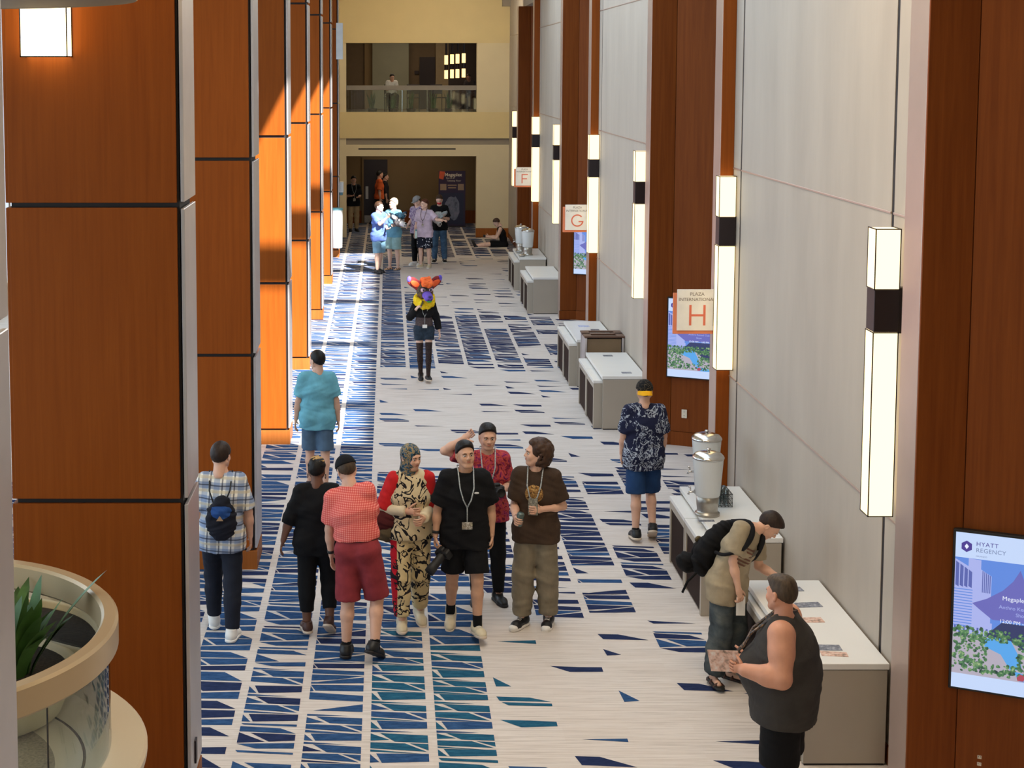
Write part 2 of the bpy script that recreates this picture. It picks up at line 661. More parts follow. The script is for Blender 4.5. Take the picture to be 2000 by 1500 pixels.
# ---- portals of the ballroom recesses
rec = ['I at the right edge, carrying the large screen', 'H behind the man in the floral shirt', 'G beyond the grey cart', 'F beside the sitting boy']
for i in range(4):
    yk = 9.88 + 2 * MOD * i
    y1 = yk + 0.36
    t = math.tan(math.radians(25))
    top = 6.7
    m = MB()
    m.box(3.50, 3.78, yk + 0.02, y1, 0, top)
    m.prism([(3.78, yk + 0.02), (5.4, yk - 1.62 * t + 0.02), (5.4, y1), (3.78, y1)], 0, top)
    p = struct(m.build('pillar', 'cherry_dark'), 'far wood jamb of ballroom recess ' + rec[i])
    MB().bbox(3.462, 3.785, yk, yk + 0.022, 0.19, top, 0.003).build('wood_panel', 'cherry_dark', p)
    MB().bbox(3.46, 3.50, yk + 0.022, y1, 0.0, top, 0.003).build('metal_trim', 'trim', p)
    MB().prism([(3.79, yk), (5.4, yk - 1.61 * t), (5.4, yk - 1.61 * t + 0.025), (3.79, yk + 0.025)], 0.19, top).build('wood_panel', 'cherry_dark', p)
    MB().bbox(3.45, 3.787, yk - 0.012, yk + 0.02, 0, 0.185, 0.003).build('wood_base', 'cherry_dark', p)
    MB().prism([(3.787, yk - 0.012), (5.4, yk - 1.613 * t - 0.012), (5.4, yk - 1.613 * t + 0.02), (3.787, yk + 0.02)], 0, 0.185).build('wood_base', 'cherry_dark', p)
    # beige head above the recess and the doors' wall deep inside it
    yn = yk - 3.82
    m = MB()
    m.box(WX, WX + 0.3, yn, yk + 0.36, top, CEIL)
    m.box(5.4, 5.6, yn - 0.4, y1, 0, CEIL)
    struct(m.build('wall_recess', 'wallcloth'), 'head and inner wall of ballroom recess ' + 'IHGF'[i])
    # near jamb
    ya = yk - 4.2
    m = MB()
    m.box(3.52, 5.4, ya + 0.02, ya + 0.35, 0, top)
    q = struct(m.build('pillar', 'cherry_dark'), 'near wood jamb of ballroom recess ' + 'IHGF'[i])
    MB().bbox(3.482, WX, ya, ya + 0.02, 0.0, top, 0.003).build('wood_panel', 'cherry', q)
    MB().bbox(3.48, 3.52, ya + 0.02, ya + 0.35, 0.0, top, 0.003).build('metal_trim', 'trim', q)

# ---- far wall with the lobby opening and the gallery window above it
fw = MB()
T = FARY + 0.35
XL, XR = -1.255, 2.648
fw.box(-9, XL, FARY, T, 0, 5.82)
fw.box(XR, 3.62, FARY, T, 0, 2.448)
fw.box(XR, 3.62, FARY, T, 3.765, 5.82)
fw.box(XL, 3.62, FARY, T, 2.448, 2.79)
wf = struct(fw.build('wall_far', 'cream'), 'cream end wall with a lobby opening below and a gallery opening above')
MB().box(-9, 3.62, FARY - 0.05, T, 2.985, 3.765).build('wall_panel', 'creamy', wf)
MB().box(-9, 3.62, FARY - 0.02, T, 5.82, CEIL).build('wall_panel', 'creamy', wf)
MB().box(-9, 3.62, FARY + 0.03, T, 2.79, 2.985).build('soffit_band', 'greyband', wf)
MB().box(-0.89, 2.025, FARY - 0.004, FARY + 0.02, 2.645, 2.682).build('air_slot', 'black', wf)
MB().bbox(XR - 0.01, 3.62, FARY - 0.02, FARY + 0.02, 0, 0.28, 0.004).build('wood_base', 'plinth', wf)
MB().box(3.38, 3.62, FARY - 0.3, FARY, 6.9, CEIL).build('cornice', 'greyband', wf)
# lobby below
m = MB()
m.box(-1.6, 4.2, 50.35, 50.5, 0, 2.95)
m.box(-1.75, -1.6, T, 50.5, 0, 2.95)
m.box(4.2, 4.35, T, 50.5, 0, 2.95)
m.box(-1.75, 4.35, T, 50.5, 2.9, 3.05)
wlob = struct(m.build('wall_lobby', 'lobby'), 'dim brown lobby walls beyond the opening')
MB().box(0.05, 4.2, 50.31, 50.36, 0, 0.42).build('wood_base', 'cherry_dark', wlob)
MB().box(-1.6, -0.88, 50.31, 50.36, 0, 0.42).build('wood_base', 'cherry_dark', wlob)
# lobby door
m = MB()
m.box(-0.80, -0.02, 50.30, 50.345, 0.01, 2.10)
dr = struct(m.build('door_1', plain('dark_door', srgb(44, 38, 44), 0.45)), 'dark lobby door with a small vision pane')
f = MB()
f.box(-0.86, -0.80, 50.28, 50.36, 0, 2.16)
f.box(-0.02, 0.04, 50.28, 50.36, 0, 2.16)
f.box(-0.80, -0.02, 50.28, 50.36, 2.10, 2.16)
f.build('door_frame', 'lobby', dr)
MB().bbox(-0.74, -0.65, 50.28, 50.31, 0.80, 1.22, 0.003).build('vision_pane', plain('pale_pane', srgb(176, 178, 178), 0.2), dr)
MB().bbox(-0.78, -0.30, 50.285, 50.305, 0.02, 0.26, 0.003).build('kick_plate', 'brushed', dr)

# gallery above
GF = 3.70
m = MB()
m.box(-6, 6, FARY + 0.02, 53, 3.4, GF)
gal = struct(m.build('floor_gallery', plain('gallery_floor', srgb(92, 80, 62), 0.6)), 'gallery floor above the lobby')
m = MB()
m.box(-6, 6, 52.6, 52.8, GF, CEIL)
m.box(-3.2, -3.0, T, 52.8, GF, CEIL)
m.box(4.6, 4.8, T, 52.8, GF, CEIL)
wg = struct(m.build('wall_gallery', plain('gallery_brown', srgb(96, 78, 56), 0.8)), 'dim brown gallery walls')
MB().box(-0.80, -0.53, 52.5, 52.62, GF, CEIL).build('wall_panel', 'lobby', wg)
MB().box(-0.53, 0.70, 52.3, 52.62, GF, CEIL).build('wall_panel', 'greygreen', wg)
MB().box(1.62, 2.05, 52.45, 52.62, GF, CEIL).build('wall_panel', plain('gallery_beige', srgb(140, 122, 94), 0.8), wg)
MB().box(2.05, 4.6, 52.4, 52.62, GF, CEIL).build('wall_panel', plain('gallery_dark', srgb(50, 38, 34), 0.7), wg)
m = MB()
m.box(1.07, 1.60, 52.5, 52.6, GF, 5.46)
d2 = struct(m.build('door_2', 'bronze'), 'dark gallery door beside the hanging lamps')
MB().bbox(0.90, 1.04, 52.54, 52.6, 4.88, 5.0, 0.004).build('door_sign', 'bronze', d2)
m = MB()
m.bbox(XL, XR, FARY + 0.06, FARY + 0.14, 4.42, 4.56, 0.006)
bal = struct(m.build('balustrade', plain('grey_rail', srgb(138, 130, 120), 0.5)), 'grey flat-topped gallery rail over glass')
for a in range(3):
    xa = XL + 0.01 + a * (XR - XL) / 3
    MB().box(xa, xa + (XR - XL) / 3 - 0.02, FARY + 0.09, FARY + 0.105, 3.765, 4.42).build('glass_pane', 'glass', bal)

# ---- round bulkhead above the rotunda, at the top left
m = MB()
m.lathe([(1.335, 5.36), (1.345, 5.37), (1.345, CEIL)], (-2.62, 7.81, 0), 72, 0, cap=False)
so = struct(m.build('soffit', 'cream', smooth=True), 'round cream bulkhead above the nearest pillar')
m = MB()
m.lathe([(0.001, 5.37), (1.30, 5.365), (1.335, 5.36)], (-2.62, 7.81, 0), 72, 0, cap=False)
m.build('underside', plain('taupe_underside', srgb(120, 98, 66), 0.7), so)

# ================================================================ LAMPS AND SIGNS
def sconce(x0, x1, y0, y1, z0, z1, label, group):
    r = tag(empty('wall_sconce', ((x0 + x1) / 2, y1, z0)), label, 'wall lamp', group)
    x0 -= r.location.x; x1 -= r.location.x; y0 -= r.location.y; y1 -= r.location.y
    h = z1 - z0
    b0, b1 = h * 0.645, h * 0.79
    e = 0.004
    MB().bbox(x0 + e, x1 - e, y0 + e, y1 - e, 0.006, b0, 0.002).build('lower_diffuser', 'lampglow', r)
    MB().bbox(x0 + e, x1 - e, y0 + e, y1 - e, b1, h - 0.006, 0.002).build('upper_diffuser', 'lampglow', r)
    MB().bbox(x0 + 0.006, x1 - 0.002, y0 + 0.006, y1, b0, b1, 0.003).build('bronze_band', 'bronze', r)
    f = MB()
    for a, b in ((0, b0), (b1, h)):
        for x in (x0, x1 - 0.007):
            for y in (y0, y1 - 0.007):
                f.box(x, x + 0.007, y, y + 0.007, a, b)
        for z in (a, b - 0.007):
            f.box(x0, x1, y0, y0 + 0.007, z, z + 0.007)
            f.box(x0, x0 + 0.007, y0, y1, z, z + 0.007)
            f.box(x1 - 0.007, x1, y0, y1, z, z + 0.007)
    f.build('frame', 'bronze', r)
    return r


G = 'tall two-part wall lamps along the right wall'
near = ['fifth', 'third', 'second']
wh = {0: ('tall lit wall lamp beside the near jamb of recess H, above the dispensers',
          'tall lit wall lamp beside the large screen wall, nearest the viewer'),
      1: ('tall lit wall lamp covering the edge of the sign with the G', 'tall lit wall lamp in front of the far jamb behind sign H'),
      2: ('tall lit wall lamp covering the edge of the sign with the F', 'tall lit wall lamp left of the wood jamb with the G sign'),
      3: (None, 'tall lit wall lamp farthest along the right wall, beside the end wall')}
for i in range(4):
    yk = 9.88 + 2 * MOD * i
    y = yk + 0.36 + 0.33
    sc = sconce(3.375, 3.555, y, y + 0.18, 1.87, 3.91, wh[i][1], G)
    MB().box(0.085, 0.175, -0.13, -0.05, 1.30, 1.62).build('bracket', 'bronze', sc)
    if wh[i][0]:
        ya = yk + 2 * MOD - 4.2
        sconce(3.435, 3.615, ya - 0.18, ya - 0.002, 1.87, 3.91, wh[i][0], G)

# lamp on the nearest pillar
r = tag(empty('wall_sconce', (-2.17, 9.88, 5.085)), 'square lit wall lamp on the broad wood pillar at the top left', 'wall lamp')
MB().bbox(-0.146, 0.146, -0.15, -0.002, 0.006, 1.6, 0.002).build('diffuser', 'lampbright', r)
f = MB()
for x in (-0.15, 0.143):
    for y in (-0.154, -0.009):
        f.box(x, x + 0.007, y, y + 0.007, 0, 1.6)
for z in (0, 1.593):
    f.box(-0.15, 0.15, -0.154, -0.147, z, z + 0.007)
    f.box(-0.15, -0.143, -0.154, -0.002, z, z + 0.007)
    f.box(0.143, 0.15, -0.154, -0.002, z, z + 0.007)
f.build('frame', 'bronze', r)

# blade signs
RX = Matrix.Rotation(math.pi / 2, 4, 'X')


def facing(x, y, z):
    return Matrix.Translation((x, y, z)) @ RX


for i, (ch, where) in enumerate((('H', 'above the table with the floral-shirted man beyond'), ('G', 'halfway down the right wall'), ('F', 'farthest down the right wall'))):
    y = 16.06 + 2 * MOD * i + 0.15
    s = tag(empty('blade_sign', (3.48, y, 2.24)), 'square projecting sign lettered PLAZA INTERNATIONAL %s %s' % (ch, where), 'sign', 'projecting ballroom signs')
    MB().bbox(-0.44, 0.0, 0.012, 0.034, -0.04, 0.40, 0.002).build('backing_plate', 'orange', s)
    MB().bbox(-0.40, 0.0, -0.012, 0.010, 0, 0.44, 0.002).build('face_plate', 'signface', s)
    MB().box(-0.02, 0.03, -0.02, 0.04, 0.05, 0.35).build('bracket', 'brushed', s)
    t = MB()
    write(t, 'PLAZA', 0.052, facing(-0.19, -0.0135, 0.375))
    write(t, 'INTERNATIONAL', 0.050, facing(-0.19, -0.0135, 0.318))
    t.build('lettering', 'signtext', s)['kind'] = 'stuff'
    t = MB()
    if ch == 'H':
        t.box(-0.272, -0.248, -0.0145, -0.012, 0.055, 0.275)
        t.box(-0.122, -0.098, -0.0145, -0.012, 0.055, 0.275)
        t.box(-0.248, -0.122, -0.0145, -0.012, 0.153, 0.175)
    elif ch == 'F':
        t.box(-0.262, -0.238, -0.0145, -0.012, 0.055, 0.275)
        t.box(-0.238, -0.11, -0.0145, -0.012, 0.253, 0.275)
        t.box(-0.238, -0.13, -0.0145, -0.012, 0.153, 0.175)
    else:
        n = 28
        a0, a1 = math.radians(42), math.radians(345)
        pts = [(-0.19 + 0.108 * math.cos(a0 + (a1 - a0) * q / n), 0.165 + 0.108 * math.sin(a0 + (a1 - a0) * q / n)) for q in range(n + 1)]
        inn = [(-0.19 + 0.086 * math.cos(a0 + (a1 - a0) * q / n), 0.165 + 0.086 * math.sin(a0 + (a1 - a0) * q / n)) for q in range(n + 1)]
        for q in range(n):
            t.prism([pts[q], pts[q + 1], inn[q + 1], inn[q]], -0.0145, -0.012, 'y')
        t.box(-0.17, -0.084, -0.0145, -0.012, 0.136, 0.158)
    t.build('big_letter', 'signletter', s)

# ---- wall screens on the splayed jambs
SK = {n: emis('screen_' + n, srgb(*c), k) for n, c, k in (
    ('pale', (200, 220, 255), 0.95), ('sky', (96, 140, 226), 0.95), ('tower', (176, 186, 246), 0.9), ('towerdark', (96, 110, 190), 0.8),
    ('sail', (112, 112, 198), 0.85), ('far', (52, 62, 112), 0.8), ('pool', (88, 168, 238), 0.95), ('deck', (196, 188, 206), 0.8),
    ('ink', (120, 136, 178), 0.9), ('logo', (74, 58, 150), 0.9), ('white', (235, 240, 255), 1.0), ('red', (190, 80, 100), 0.8))}


def treemat():
    t = NT('screen_trees')
    f = t.noise(t.coord((1, 1, 1)), 34, 4, 0.6)
    c = t.ramp(f, [(0.35, srgb(36, 66, 62)), (0.55, srgb(88, 140, 92)), (0.72, srgb(196, 214, 160))])
    t.base((0.01, 0.01, 0.01))
    t.l(c, t.b.inputs['Emission Color'])
    t.b.inputs['Emission Strength'].default_value = 0.9
    return t.set(0.4)


SK['tree'] = treemat()
order = list(SK)
for i in range(3):
    yk = 9.88 + 2 * MOD * i
    wdt, hgt = 0.63, 1.08
    lab = ['large wall screen showing a sail canopy, pool and towers, at the right edge', 'wall screen below the H sign', 'wall screen below the G sign, mostly hidden by the lamp'][i]
    e = tag(empty('wall_screen', (3.735, yk + 0.02, 0.925), math.radians(-25)), lab, 'screen', 'portrait screens in the ballroom recesses')
    MB().bbox(0, wdt, -0.05, 0.0, 0, hgt, 0.004).build('bezel', 'rubber', e)
    s = MB()
    ix = {n: j for j, n in enumerate(order)}
    bz = 0.017
    L, R_, B, Tp = bz, wdt - bz, bz, hgt - bz
    P = lambda u, v: (L + u * (R_ - L), B + v * (Tp - B))
    lay = [0]

    def poly(pts, name):
        lay[0] += 1
        y = -0.0505 - lay[0] * 0.000012
        s.add([(P(u, v)[0], y, P(u, v)[1]) for u, v in pts], [tuple(range(len(pts)))], ix[name])

    poly([(0, 0), (1, 0), (1, 1), (0, 1)], 'pale')
    poly([(0, .09), (1, .09), (1, .84), (0, .84)], 'sky')
    poly([(0, .30), (.40, .30), (.40, .44), (0, .44)], 'tower')
    poly([(0, .36), (.20, .36), (.20, .77), (0, .83)], 'tower')
    poly([(.14, .36), (.27, .36), (.27, .835), (.14, .84)], 'tower')
    poly([(.26, .36), (.38, .36), (.38, .74), (.26, .78)], 'tower')
    for q in range(5):
        poly([(.285 + q * .019, .63), (.295 + q * .019, .63), (.295 + q * .019, .765 - q * .006), (.285 + q * .019, .77 - q * .006)], 'towerdark')
    for q in range(4):
        poly([(.01 + q * .045, .66), (.045 + q * .045, .65), (.045 + q * .045, .80 - q * .016), (.01 + q * .045, .815 - q * .016)], 'towerdark')
    for q in range(14):
        z = .40 + q * .018
        poly([(0, z), (.19, z), (.19, z + .006), (0, z + .006)], 'sky')
    for q in range(8):
        x = .01 + q * .047
        poly([(x, .33), (x + .02, .33), (x + .02, .40), (x, .40)], 'towerdark')
    poly([(.19, .555), (.34, .595), (.50, .66), (.60, .725), (.67, .80), (.72, .725), (.84, .62), (1, .56), (1, .47), (.40, .465), (.28, .515)], 'sail')
    poly([(.34, .36), (.5, .455), (1, .455), (1, .22), (.5, .22)], 'far')
    poly([(0, .09), (1, .09), (1, .33), (0, .36)], 'deck')
    poly([(.42, .36), (.62, .45), (1, .45), (1, .24), (.9, .22), (.62, .34)], 'far')
    poly([(.28, .33), (.44, .355), (.60, .345), (.70, .24), (.72, .17), (.60, .16), (.50, .25), (.32, .29)], 'pool')
    poly([(.62, .16), (.85, .13), (1, .12), (1, .09), (.7, .095)], 'pool')
    tr = random.Random(4 + i)
    for q in range(560):
        u, v = tr.random(), tr.uniform(.11, .36) if q < 430 else tr.uniform(.33, .40)
        if .36 < u < .68 and .18 < v < .33:
            continue
        a = tr.uniform(.010, .030)
        n = 7
        poly([(min(1, max(0, u + a * math.cos(6.283 * k / n) * tr.uniform(.6, 1.2))), max(.09, v + a * .55 * math.sin(6.283 * k / n) * tr.uniform(.6, 1.2))) for k in range(n)], 'tree')
    poly([(.68, .10), (.74, .10), (.76, .13), (.71, .145), (.67, .12)], 'red')
    poly([(0, 0), (1, 0), (1, .093), (0, .093)], 'pale')
    # hexagonal mark
    cx, cz = .115, .915
    hexa = [(cx + .062 * math.sin(math.pi / 3 * k), cz + .037 * math.cos(math.pi / 3 * k)) for k in range(6)]
    poly(hexa[::-1], 'logo')
    poly([(cx, cz + .018), (cx - .022, cz), (cx, cz - .018), (cx + .022, cz)], 'white')
    s.build('display', [SK[n] for n in order], e)
    y = -0.0545
    t = MB()

    def wr(txt, u, v, size, mi, al='LEFT', sp=1.0):
        write(t, txt, size, facing(P(u, v)[0], y, P(u, v)[1]), mi, 0.0, al, sp)

    wr('HYATT', .21, .925, .040, 0, sp=1.1)
    wr('REGENCY', .21, .885, .040, 1, sp=1.05)
    wr('ORLANDO', .21, .855, .014, 1)
    wr('Friday', .80, .925, .024, 1)
    wr('Megaplex 2023', .70, .60, .040, 3, 'CENTER')
    wr('Anthro Kennel Club', .70, .545, .034, 2, 'CENTER')
    wr('Show', .70, .505, .034, 2, 'CENTER')
    wr('12:00 PM - 1:00 PM', .70, .455, .034, 3, 'CENTER')
    wr('Plaza International Ballroom I' if i == 0 else 'Plaza International Ballroom ' + 'IHG'[i], .56, .035, .031, 1, 'CENTER')
    t.build('screen_text', [SK['logo'], SK['ink'], SK['tower'], SK['white']], e)['kind'] = 'stuff'

# ---- wall sockets
for (x, dy, z, nm) in ((3.93, 9.83, 0.44, 'pale socket plate low on the wood wall at the lower right corner'), (3.955, 20.17, 0.44, 'pale socket plate on the wood jamb under the H screen')):
    o = tag(empty('wall_socket', (x, dy, z), math.radians(-25)), nm, 'socket')
    MB().bbox(-0.036, 0.036, -0.012, 0.0, -0.057, 0.057, 0.003).build('plate', 'outlet', o)
    q = MB()
    for c in (-0.024, 0.024):
        q.lathe([(0.016, 0), (0.016, 0.003)], (0, 0, 0), 12).v
    q = MB()
    for c in (-0.024, 0.024):
        q.bbox(-0.015, 0.015, -0.0145, -0.011, c - 0.014, c + 0.014, 0.003)
        q.box(-0.007, -0.004, -0.0155, -0.014, c - 0.002, c + 0.008, 1)
        q.box(0.004, 0.007, -0.0155, -0.014, c - 0.002, c + 0.008, 1)
    q.build('outlet', ['outlet', 'rubber'], o)


# ================================================================ BUFFET TABLES
def table(y0, y1, lab, near_lab, far_lab, tuck=0.0):
    x0, x1, H = 2.985, 3.60, 0.76
    t = tag(empty('buffet_table', ((x0 + x1) / 2, (y0 + y1) / 2, 0)), lab, 'table', 'buffet tables along the right wall')
    ox, oy = t.location.x, t.location.y
    X0, X1, Y0, Y1 = x0 - ox, x1 - ox, y0 - oy, y1 - oy
    MB().bbox(X0, X1, Y0, Y1, H - 0.045, H, 0.003).build('table_top', 'white', t)
    for a in (Y0 + 0.004, Y1 - 0.054):
        MB().bbox(X0 + 0.012, X1 - 0.012, a, a + 0.05, 0.015, H - 0.05, 0.002).build('end_panel', 'laminate', t)
    MB().bbox(X1 - 0.06, X1 - 0.02, Y0 + 0.054, Y1 - 0.054, 0.05, H - 0.05, 0.002).build('back_panel', 'darkwood', t)
    MB().box(X0 + 0.016, X1 - 0.016, Y0 + 0.006, Y0 + 0.05, H - 0.05, H - 0.045).build('shadow_gap', 'black', t)
    MB().box(X0 + 0.02, X1 - 0.02, Y0 + 0.008, Y0 + 0.05, 0, 0.015).build('foot_rail', 'black', t)
    MB().box(X0 + 0.02, X1 - 0.02, Y1 - 0.05, Y1 - 0.008, 0, 0.015).build('foot_rail', 'black', t)
    ym = (y0 + y1) / 2
    for (a, b, l, dx) in ((y0 + 0.075, ym - 0.01, near_lab, 0.0), (ym + 0.01, y1 - 0.075, far_lab, 0.0)):
        n = tag(empty('nesting_table', (2.87 + 0.25 + tuck, (a + b) / 2, 0)), l, 'table', 'low nesting tables tucked under the buffet tables')
        hy = (b - a) / 2
        MB().bbox(-0.25, 0.25, -hy, hy, 0.643, 0.685, 0.003).build('table_top', 'white', n)
        MB().bbox(-0.243, -0.22, -hy + 0.053, hy - 0.053, 0.565, 0.641, 0.002).build('apron', 'laminate', n)
        for yy in (-hy + 0.002, hy - 0.052):
            MB().bbox(-0.245, 0.24, yy, yy + 0.05, 0.0, 0.641, 0.002).build('end_panel', 'laminate', n)
        MB().bbox(-0.232, -0.20, -hy + 0.053, hy - 0.053, 0.02, 0.598, 0.002).build('inner_panel', 'darkwood', n)
    return t


table(10.68, 12.50, 'white-topped buffet table with scattered leaflets, nearest the viewer', 'low nesting table under the leaflet table, behind the man in the tank top',
      'low nesting table under the leaflet table, beside the man with the backpack', 0.085)
table(13.66, 15.41, 'white-topped buffet table carrying two tall water dispensers in front of the H lamp', 'low nesting table under the near half of the dispenser table, left of the black backpack',
      'low nesting table under the far half of the dispenser table, by the tall clear jars')
table(21.10, 22.92, 'white-topped buffet table in front of the grey cart, left of the floral-shirted man', 'low nesting table beside the floral-shirted man, under the near half of its table',
      'low nesting table just in front of the grey cart')
table(24.02, 25.84, 'white-topped buffet table just behind the wood-topped cart', 'low nesting table right behind the cart', 'low nesting table farthest left behind the cart')
table(31.36, 33.20, 'bare white-topped buffet table left of the wood jamb with the G sign', 'low nesting table under the near half of the bare table left of the G jamb',
      'low nesting table under the far half of the bare table left of the G jamb')
table(34.70, 36.56, 'farthest white-topped buffet table, with two small-looking dispensers near the sitting boy', 'low nesting table under the near half of the farthest buffet table',
      'low nesting table under the far half of the farthest buffet table')


# ---- water dispensers
def frosted():
    t = NT('frosted_jar')
    t.base((0.80, 0.82, 0.82))
    t.b.inputs['Alpha'].default_value = 0.78
    return t.set(0.25, 0, 0.5)


MAT['frosted'] = frosted()
MAT['water'] = plain('iced_water', (0.72, 0.76, 0.77), 0.2)


def dispenser(x, y, lab, rot=0):
    d = tag(empty('water_dispenser', (x, y, 0.76), rot), lab, 'dispenser', 'tall water dispensers on the buffet tables')
    MB().lathe([(0.118, 0), (0.118, 0.025), (0.105, 0.03), (0.098, 0.05), (0.106, 0.12), (0.108, 0.19), (0.10, 0.195)], n=28).build('base', 'brushed', d, True)
    MB().lathe([(0.02, 0.19), (0.112, 0.19), (0.118, 0.20), (0.145, 0.54), (0.147, 0.555), (0.142, 0.555), (0.138, 0.54), (0.112, 0.21), (0.02, 0.20)], n=32, cap=False).build('jar', 'frosted', d, True)
    MB().lathe([(0.001, 0.205), (0.108, 0.205), (0.128, 0.44), (0.001, 0.44)], n=24, cap=False).build('water', 'water', d, True)
    MB().lathe([(0.001, 0.21), (0.03, 0.21), (0.03, 0.52), (0.001, 0.52)], n=12, cap=False).build('infuser_tube', 'brushed', d, True)
    l = MB().lathe([(0.150, 0.552), (0.153, 0.562), (0.148, 0.575), (0.125, 0.60), (0.07, 0.618), (0.02, 0.622), (0.001, 0.622)], n=32).build('lid', 'steel', d, True)
    MB().lathe([(0.012, 0.62), (0.012, 0.632), (0.022, 0.636), (0.022, 0.648), (0.001, 0.650)], n=14).build('knob', 'steel', l, True)
    tp = MB()
    tp.tube([(-0.112, 0, 0.225), (-0.175, 0, 0.225), (-0.185, 0, 0.20)], 0.011, 8)
    tp.tube([(-0.165, 0, 0.225), (-0.165, 0, 0.265), (-0.185, 0, 0.275)], 0.007, 8)
    tp.build('tap', 'steel', d, True)
    return d


dispenser(3.06, 14.40, 'nearer frosted water dispenser with a steel base on the near dispenser table')
dispenser(3.20, 15.15, 'farther water dispenser, partly behind the nearer jar on the same table')
dispenser(3.22, 35.20, 'nearer of the two distant dispensers by the sitting boy')
dispenser(3.13, 36.00, 'farther of the two distant dispensers by the sitting boy')

# cups and saucers by the distant dispensers
for q, (x, y) in enumerate(((3.06, 35.62), (3.07, 34.98))):
    c = tag(empty('steel_dish', (x, y, 0.76)), ('shallow steel dish farther from the viewer on the farthest table', 'shallow steel dish nearer the viewer on the farthest table')[q], 'dish', 'dishes on the farthest table')
    MB().lathe([(0.03, 0), (0.06, 0.004), (0.085, 0.03), (0.09, 0.034), (0.08, 0.03), (0.03, 0.01), (0.001, 0.01)], n=20).build('bowl', 'steel', c, True)

# wire basket with glasses
b = tag(empty('wire_basket', (3.27, 14.78, 0.76)), 'black wire basket of glasses behind the nearer water dispenser', 'basket')
w_ = MB()
bx, by, bh = 0.085, 0.14, 0.13
for z in (0.005, 0.045, 0.088, bh):
    rr = 0.004 if z == bh else 0.0025
    w_.tube([(-bx, -by, z), (bx, -by, z), (bx, by, z), (-bx, by, z)], rr, 6, closed=True)
for q in range(6):
    xx = -bx + 2 * bx * q / 5
    w_.tube([(xx, -by, bh), (xx, -by, 0.005), (xx, by, 0.005), (xx, by, bh)], 0.0025, 6)
for q in range(1, 8):
    yy = -by + 2 * by * q / 8
    w_.tube([(-bx, yy, bh), (-bx, yy, 0.005), (bx, yy, 0.005), (bx, yy, bh)], 0.0025, 6)
w_.build('wire_frame', 'rubber', b)
TL = ('near left', 'near right', 'far left', 'far right')
for q, (x, y) in enumerate(((3.235, 14.72), (3.305, 14.72), (3.235, 14.84), (3.305, 14.84))):
    g_ = MB().lathe([(0.026, 0.012), (0.032, 0.16), (0.030, 0.16), (0.024, 0.02), (0.001, 0.02)], n=16).build('drinking_glass', 'glass', None, True, (x, y, 0.76))
    tag(g_, 'clear tumbler in the %s corner of the black wire basket' % TL[q], 'glass', 'tumblers in the wire basket')


# ---- leaflets on the tables
def card_mat(name, cols, sc=30):
    t = NT(name)
    f = t.noise(t.coord((1, 1, 1)), sc, 3, 0.6)
    t.base(t.ramp(f, [(i / max(1, len(cols) - 1) * 0.5 + 0.25, c) for i, c in enumerate(cols)]))
    return t.set(0.35)


CARD = [card_mat('grey_card', [srgb(60, 66, 84), srgb(120, 124, 138), srgb(196, 196, 204)]),
        card_mat('photo_card', [srgb(238, 236, 230), srgb(222, 180, 160), srgb(90, 80, 70)], 22),
        card_mat('dark_card', [srgb(36, 40, 52), srgb(92, 98, 112), srgb(170, 172, 180)]),
        card_mat('blue_card', [srgb(230, 232, 240), srgb(120, 140, 200)], 26)]
for (x, y, z, rot, k, w0, h0, lab) in (
        (3.33, 12.27, .76, .1, 0, .14, .10, 'grey printed leaflet farthest from the viewer on the nearest table'),
        (3.25, 12.36, .76, .5, 2, .15, .10, 'dark leaflet just behind the head of the man in the tank top'),
        (3.35, 11.90, .76, .1, 0, .20, .11, 'wide grey leaflet second from the far end of the nearest table'),
        (3.27, 11.56, .76, .05, 1, .20, .11, 'white leaflet with a pinkish picture in the middle of the nearest table'),
        (3.235, 10.99, .76, -.05, 0, .21, .11, 'grey leaflet near the front end of the nearest table'),
        (3.255, 10.865, .76, -.12, 1, .19, .09, 'pinkish picture leaflet closest to the front edge of the nearest table'),
        (3.01, 14.20, .76, .0, 2, .15, .055, 'small dark sign card lying in front of the nearer dispenser'),
        (3.28, 22.65, .76, .0, 2, .14, .10, 'small dark leaflet at the far end of the table before the cart'),
        (3.36, 21.35, .76, .0, 0, .14, .10, 'small grey leaflet at the front edge of the table before the cart'),
        (3.26, 25.3, .76, .0, 3, .18, .16, 'white and blue leaflet on the table behind the cart'),
        (3.40, 24.95, .76, .0, 2, .14, .12, 'dark leaflet on the table behind the cart')):
    o = MB().bbox(-w0 / 2, w0 / 2, -h0 / 2, h0 / 2, 0.0003, 0.0035, 0.0008).build('leaflet', CARD[k], None, False, (x, y, z), rot)
    tag(o, lab, 'leaflet', 'leaflets on the tables')

# ---- cart with a slotted wood top
c = tag(empty('waste_cart', (3.31, 23.46, 0)), 'grey wheeled cart with a slotted dark wood top standing between two white tables', 'cart')
MB().bbox(-0.26, 0.26, -0.22, 0.22, 0.16, 0.91, 0.004).build('body', plain('bronze_laminate', srgb(128, 106, 80), 0.5), c)
tp = MB()
for ya_, yb_ in ((-0.27, -0.19), (-0.035, 0.035), (0.19, 0.27)):
    tp.bbox(-0.31, 0.31, ya_, yb_, 0.935, 0.96, 0.003)
for sg in (-1, 1):
    tp.bbox(sg * 0.25 - 0.06, sg * 0.25 + 0.06, -0.20, 0.20, 0.935, 0.96, 0.003)
tp.build('slotted_top', plain('walnut_top', srgb(92, 62, 46), 0.45), c)
MB().box(-0.25, 0.25, -0.2, 0.2, 0.905, 0.925).build('slot_shadow', 'black', c)
fr = MB()
for sx in (-0.285, 0.285):
    for sy in (-0.24, 0.24):
        fr.bbox(sx - 0.018, sx + 0.018, sy - 0.018, sy + 0.018, 0.12, 0.93, 0.003)
